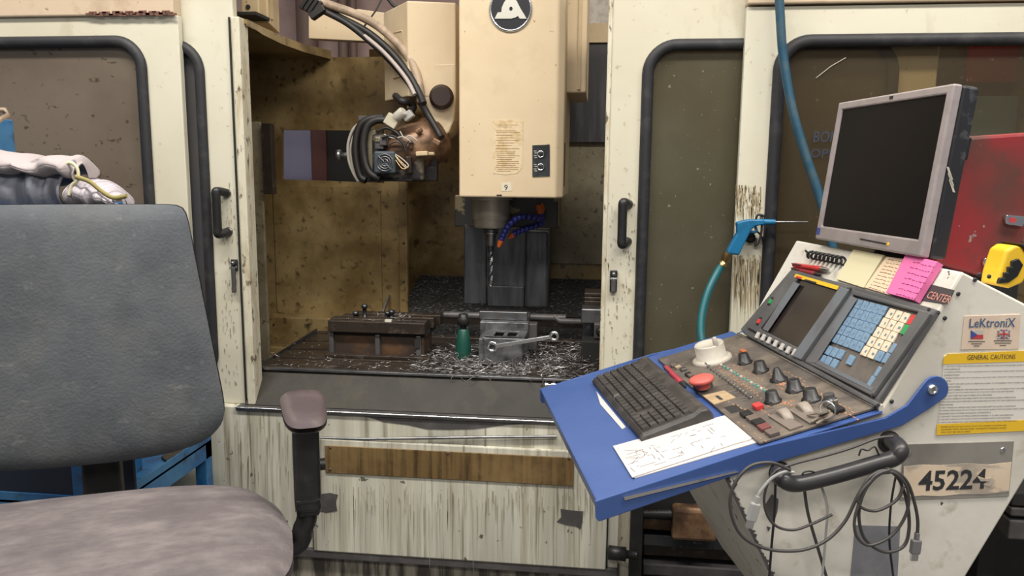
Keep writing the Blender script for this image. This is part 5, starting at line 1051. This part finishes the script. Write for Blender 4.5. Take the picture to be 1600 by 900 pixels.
MB().box((xl_+.02, BYU-.03, .18), (xu-.01, BYU-.02, z_up-.03)).build('back_sheet', mat('dark_blue_sheet', (.01, .03, .09), .5), TR)
tag(MB().plate([PZ(x, y, z_low+.002) for x, y in ((252, 716), (275, 702), (287, 706), (262, 724))], (0, 0, .006)).build('steel_offcut', TABLE), 'small dark steel offcut lying in the blue lower tray', 'offcut')
bb = thing('blue_box', P(5, 240, BYU), 'blue steel box with pale rim standing behind the cloth pile', 'box')
bx1 = P(22, 200, BYU).x; bzt = P(10, 182, BY0+.1).z
MB().box((bx1-.3, BY0+.1, z_up), (bx1, BYU, bzt)).build('box_body', CABB, bb, .003)
MB().tube([P(-40, 172, BY0+.09), P(8, 172, BY0+.09), P(14, 178, BY0+.09), P(-20, 200, BY0+.09)], .006, 8).build('wire_rim', HOSET, bb)
def fold(name, m, px_top, px_bot, Y0, Y1, lbl, cat, amp=.006, n=40, seed=1, th=.004):
    random.seed(seed); ph = [random.uniform(0, 6) for _ in range(4)]; k = len(px_top)
    tp0 = spline([P(x, y, Y0) for x, y in px_top], 10); bt0 = spline([P(x, y, Y0) for x, y in px_bot], 10); N = len(tp0)-1; Nb = len(bt0)-1
    def f(u, v):
        a = tp0[min(N, int(u*N))]; b = bt0[min(Nb, int(u*Nb))]
        # front drop then back over the top
        if v < .45: w_ = v/.45; p = b+(a-b)*w_; y = Y0+amp*math.sin(u*17+ph[0]+w_*2)+amp*math.sin(u*31+ph[1])-.02*math.sin(w_*math.pi)
        else: w_ = (v-.45)/.55; p = a+ZA*(.012*math.sin(w_*math.pi)-.03*w_*w_); y = Y0+(Y1-Y0)*w_*(1-u**2*.85)
        return Vector((p.x, y, p.z+amp*.5*math.sin(u*23+ph[2]+v*5)))
    mb = MB(); mb.grid(f, 50, 24, (0, .001, -th)); return tag(mb.build(name, m), lbl, cat)
fold('folded_cloth', CLOTHG, [(-60, 268), (20, 268), (70, 266), (105, 272)], [(-60, 325), (20, 325), (70, 325), (108, 325)], BY0+.02, BYU, 'blue grey folded cloth at the bottom of the pile', 'cloth', seed=2)
fold('folded_cloth', CLOTH, [(-60, 236), (0, 242), (25, 252), (50, 250), (90, 246), (112, 250), (122, 258)], [(-60, 272), (0, 270), (30, 268), (60, 272), (88, 272), (110, 274), (124, 290)], BY0+.0, BYU, 'off-white cloth folded over the top of the pile', 'cloth', seed=5)
fold('crumpled_sheet', mat('lilac_white_sheet', (.46, .42, .46), .8, 0, [((.45, .41, .45), 9, .5, .75, .6)]), [(112, 284), (130, 286), (150, 292), (172, 306), (184, 312)], [(108, 316), (130, 318), (150, 318), (170, 318), (186, 319)], BY0+.0, BYU-.05, 'crumpled lilac white sheet spilling beside the folded cloths', 'sheet', .004, seed=6)
mb = MB(); mb.tube(spline([P(118, 276, BY0-.02), P(140, 284, BY0-.02), P(160, 300, BY0-.02), P(178, 309, BY0-.02), P(198, 306, BY0-.02)], 6), .005, 8, flat=.6)
tag(mb.build('yellow_strap', YELE), 'mustard yellow edging strip draped over the crumpled sheet', 'strap')
mb = MB(); mb.tube(spline([P(96, 262, BY0-.015), P(108, 254, BY0-.015), P(120, 262, BY0-.015), P(122, 280, BY0-.015), P(112, 290, BY0-.015), P(108, 305, BY0-.015)], 6), .004, 8, flat=.6)
tag(mb.build('paper_roll', NOTEY), 'pale rolled paper edge curling at the end of the cloths', 'paper')
# ================================================================== groups of repeats
GR = {'sticky_note': 'notes on the console', 'usb_cable': 'cables on the console handle', 'coolant_hose': 'coolant hoses at the spindle', 'wall_pipe': 'pipes on the back wall',
      'pen': 'red pens on the console', 'black_cord': 'cords hanging from the console handle', 'grey_cord': 'cords hanging from the console handle', 'cable_tie': 'ties on the console handle',
      'folded_cloth': 'cloths piled on the trolley', 'air_hose': 'air hoses by the right window', 'paper_sheet': 'papers on the blue tray', 'drawing_sheet': 'papers on the blue tray'}
for o in bpy.data.objects:
    k = o.name.split('.')[0]
    if o.parent is None and k in GR and 'label' in o: o['group'] = GR[k]
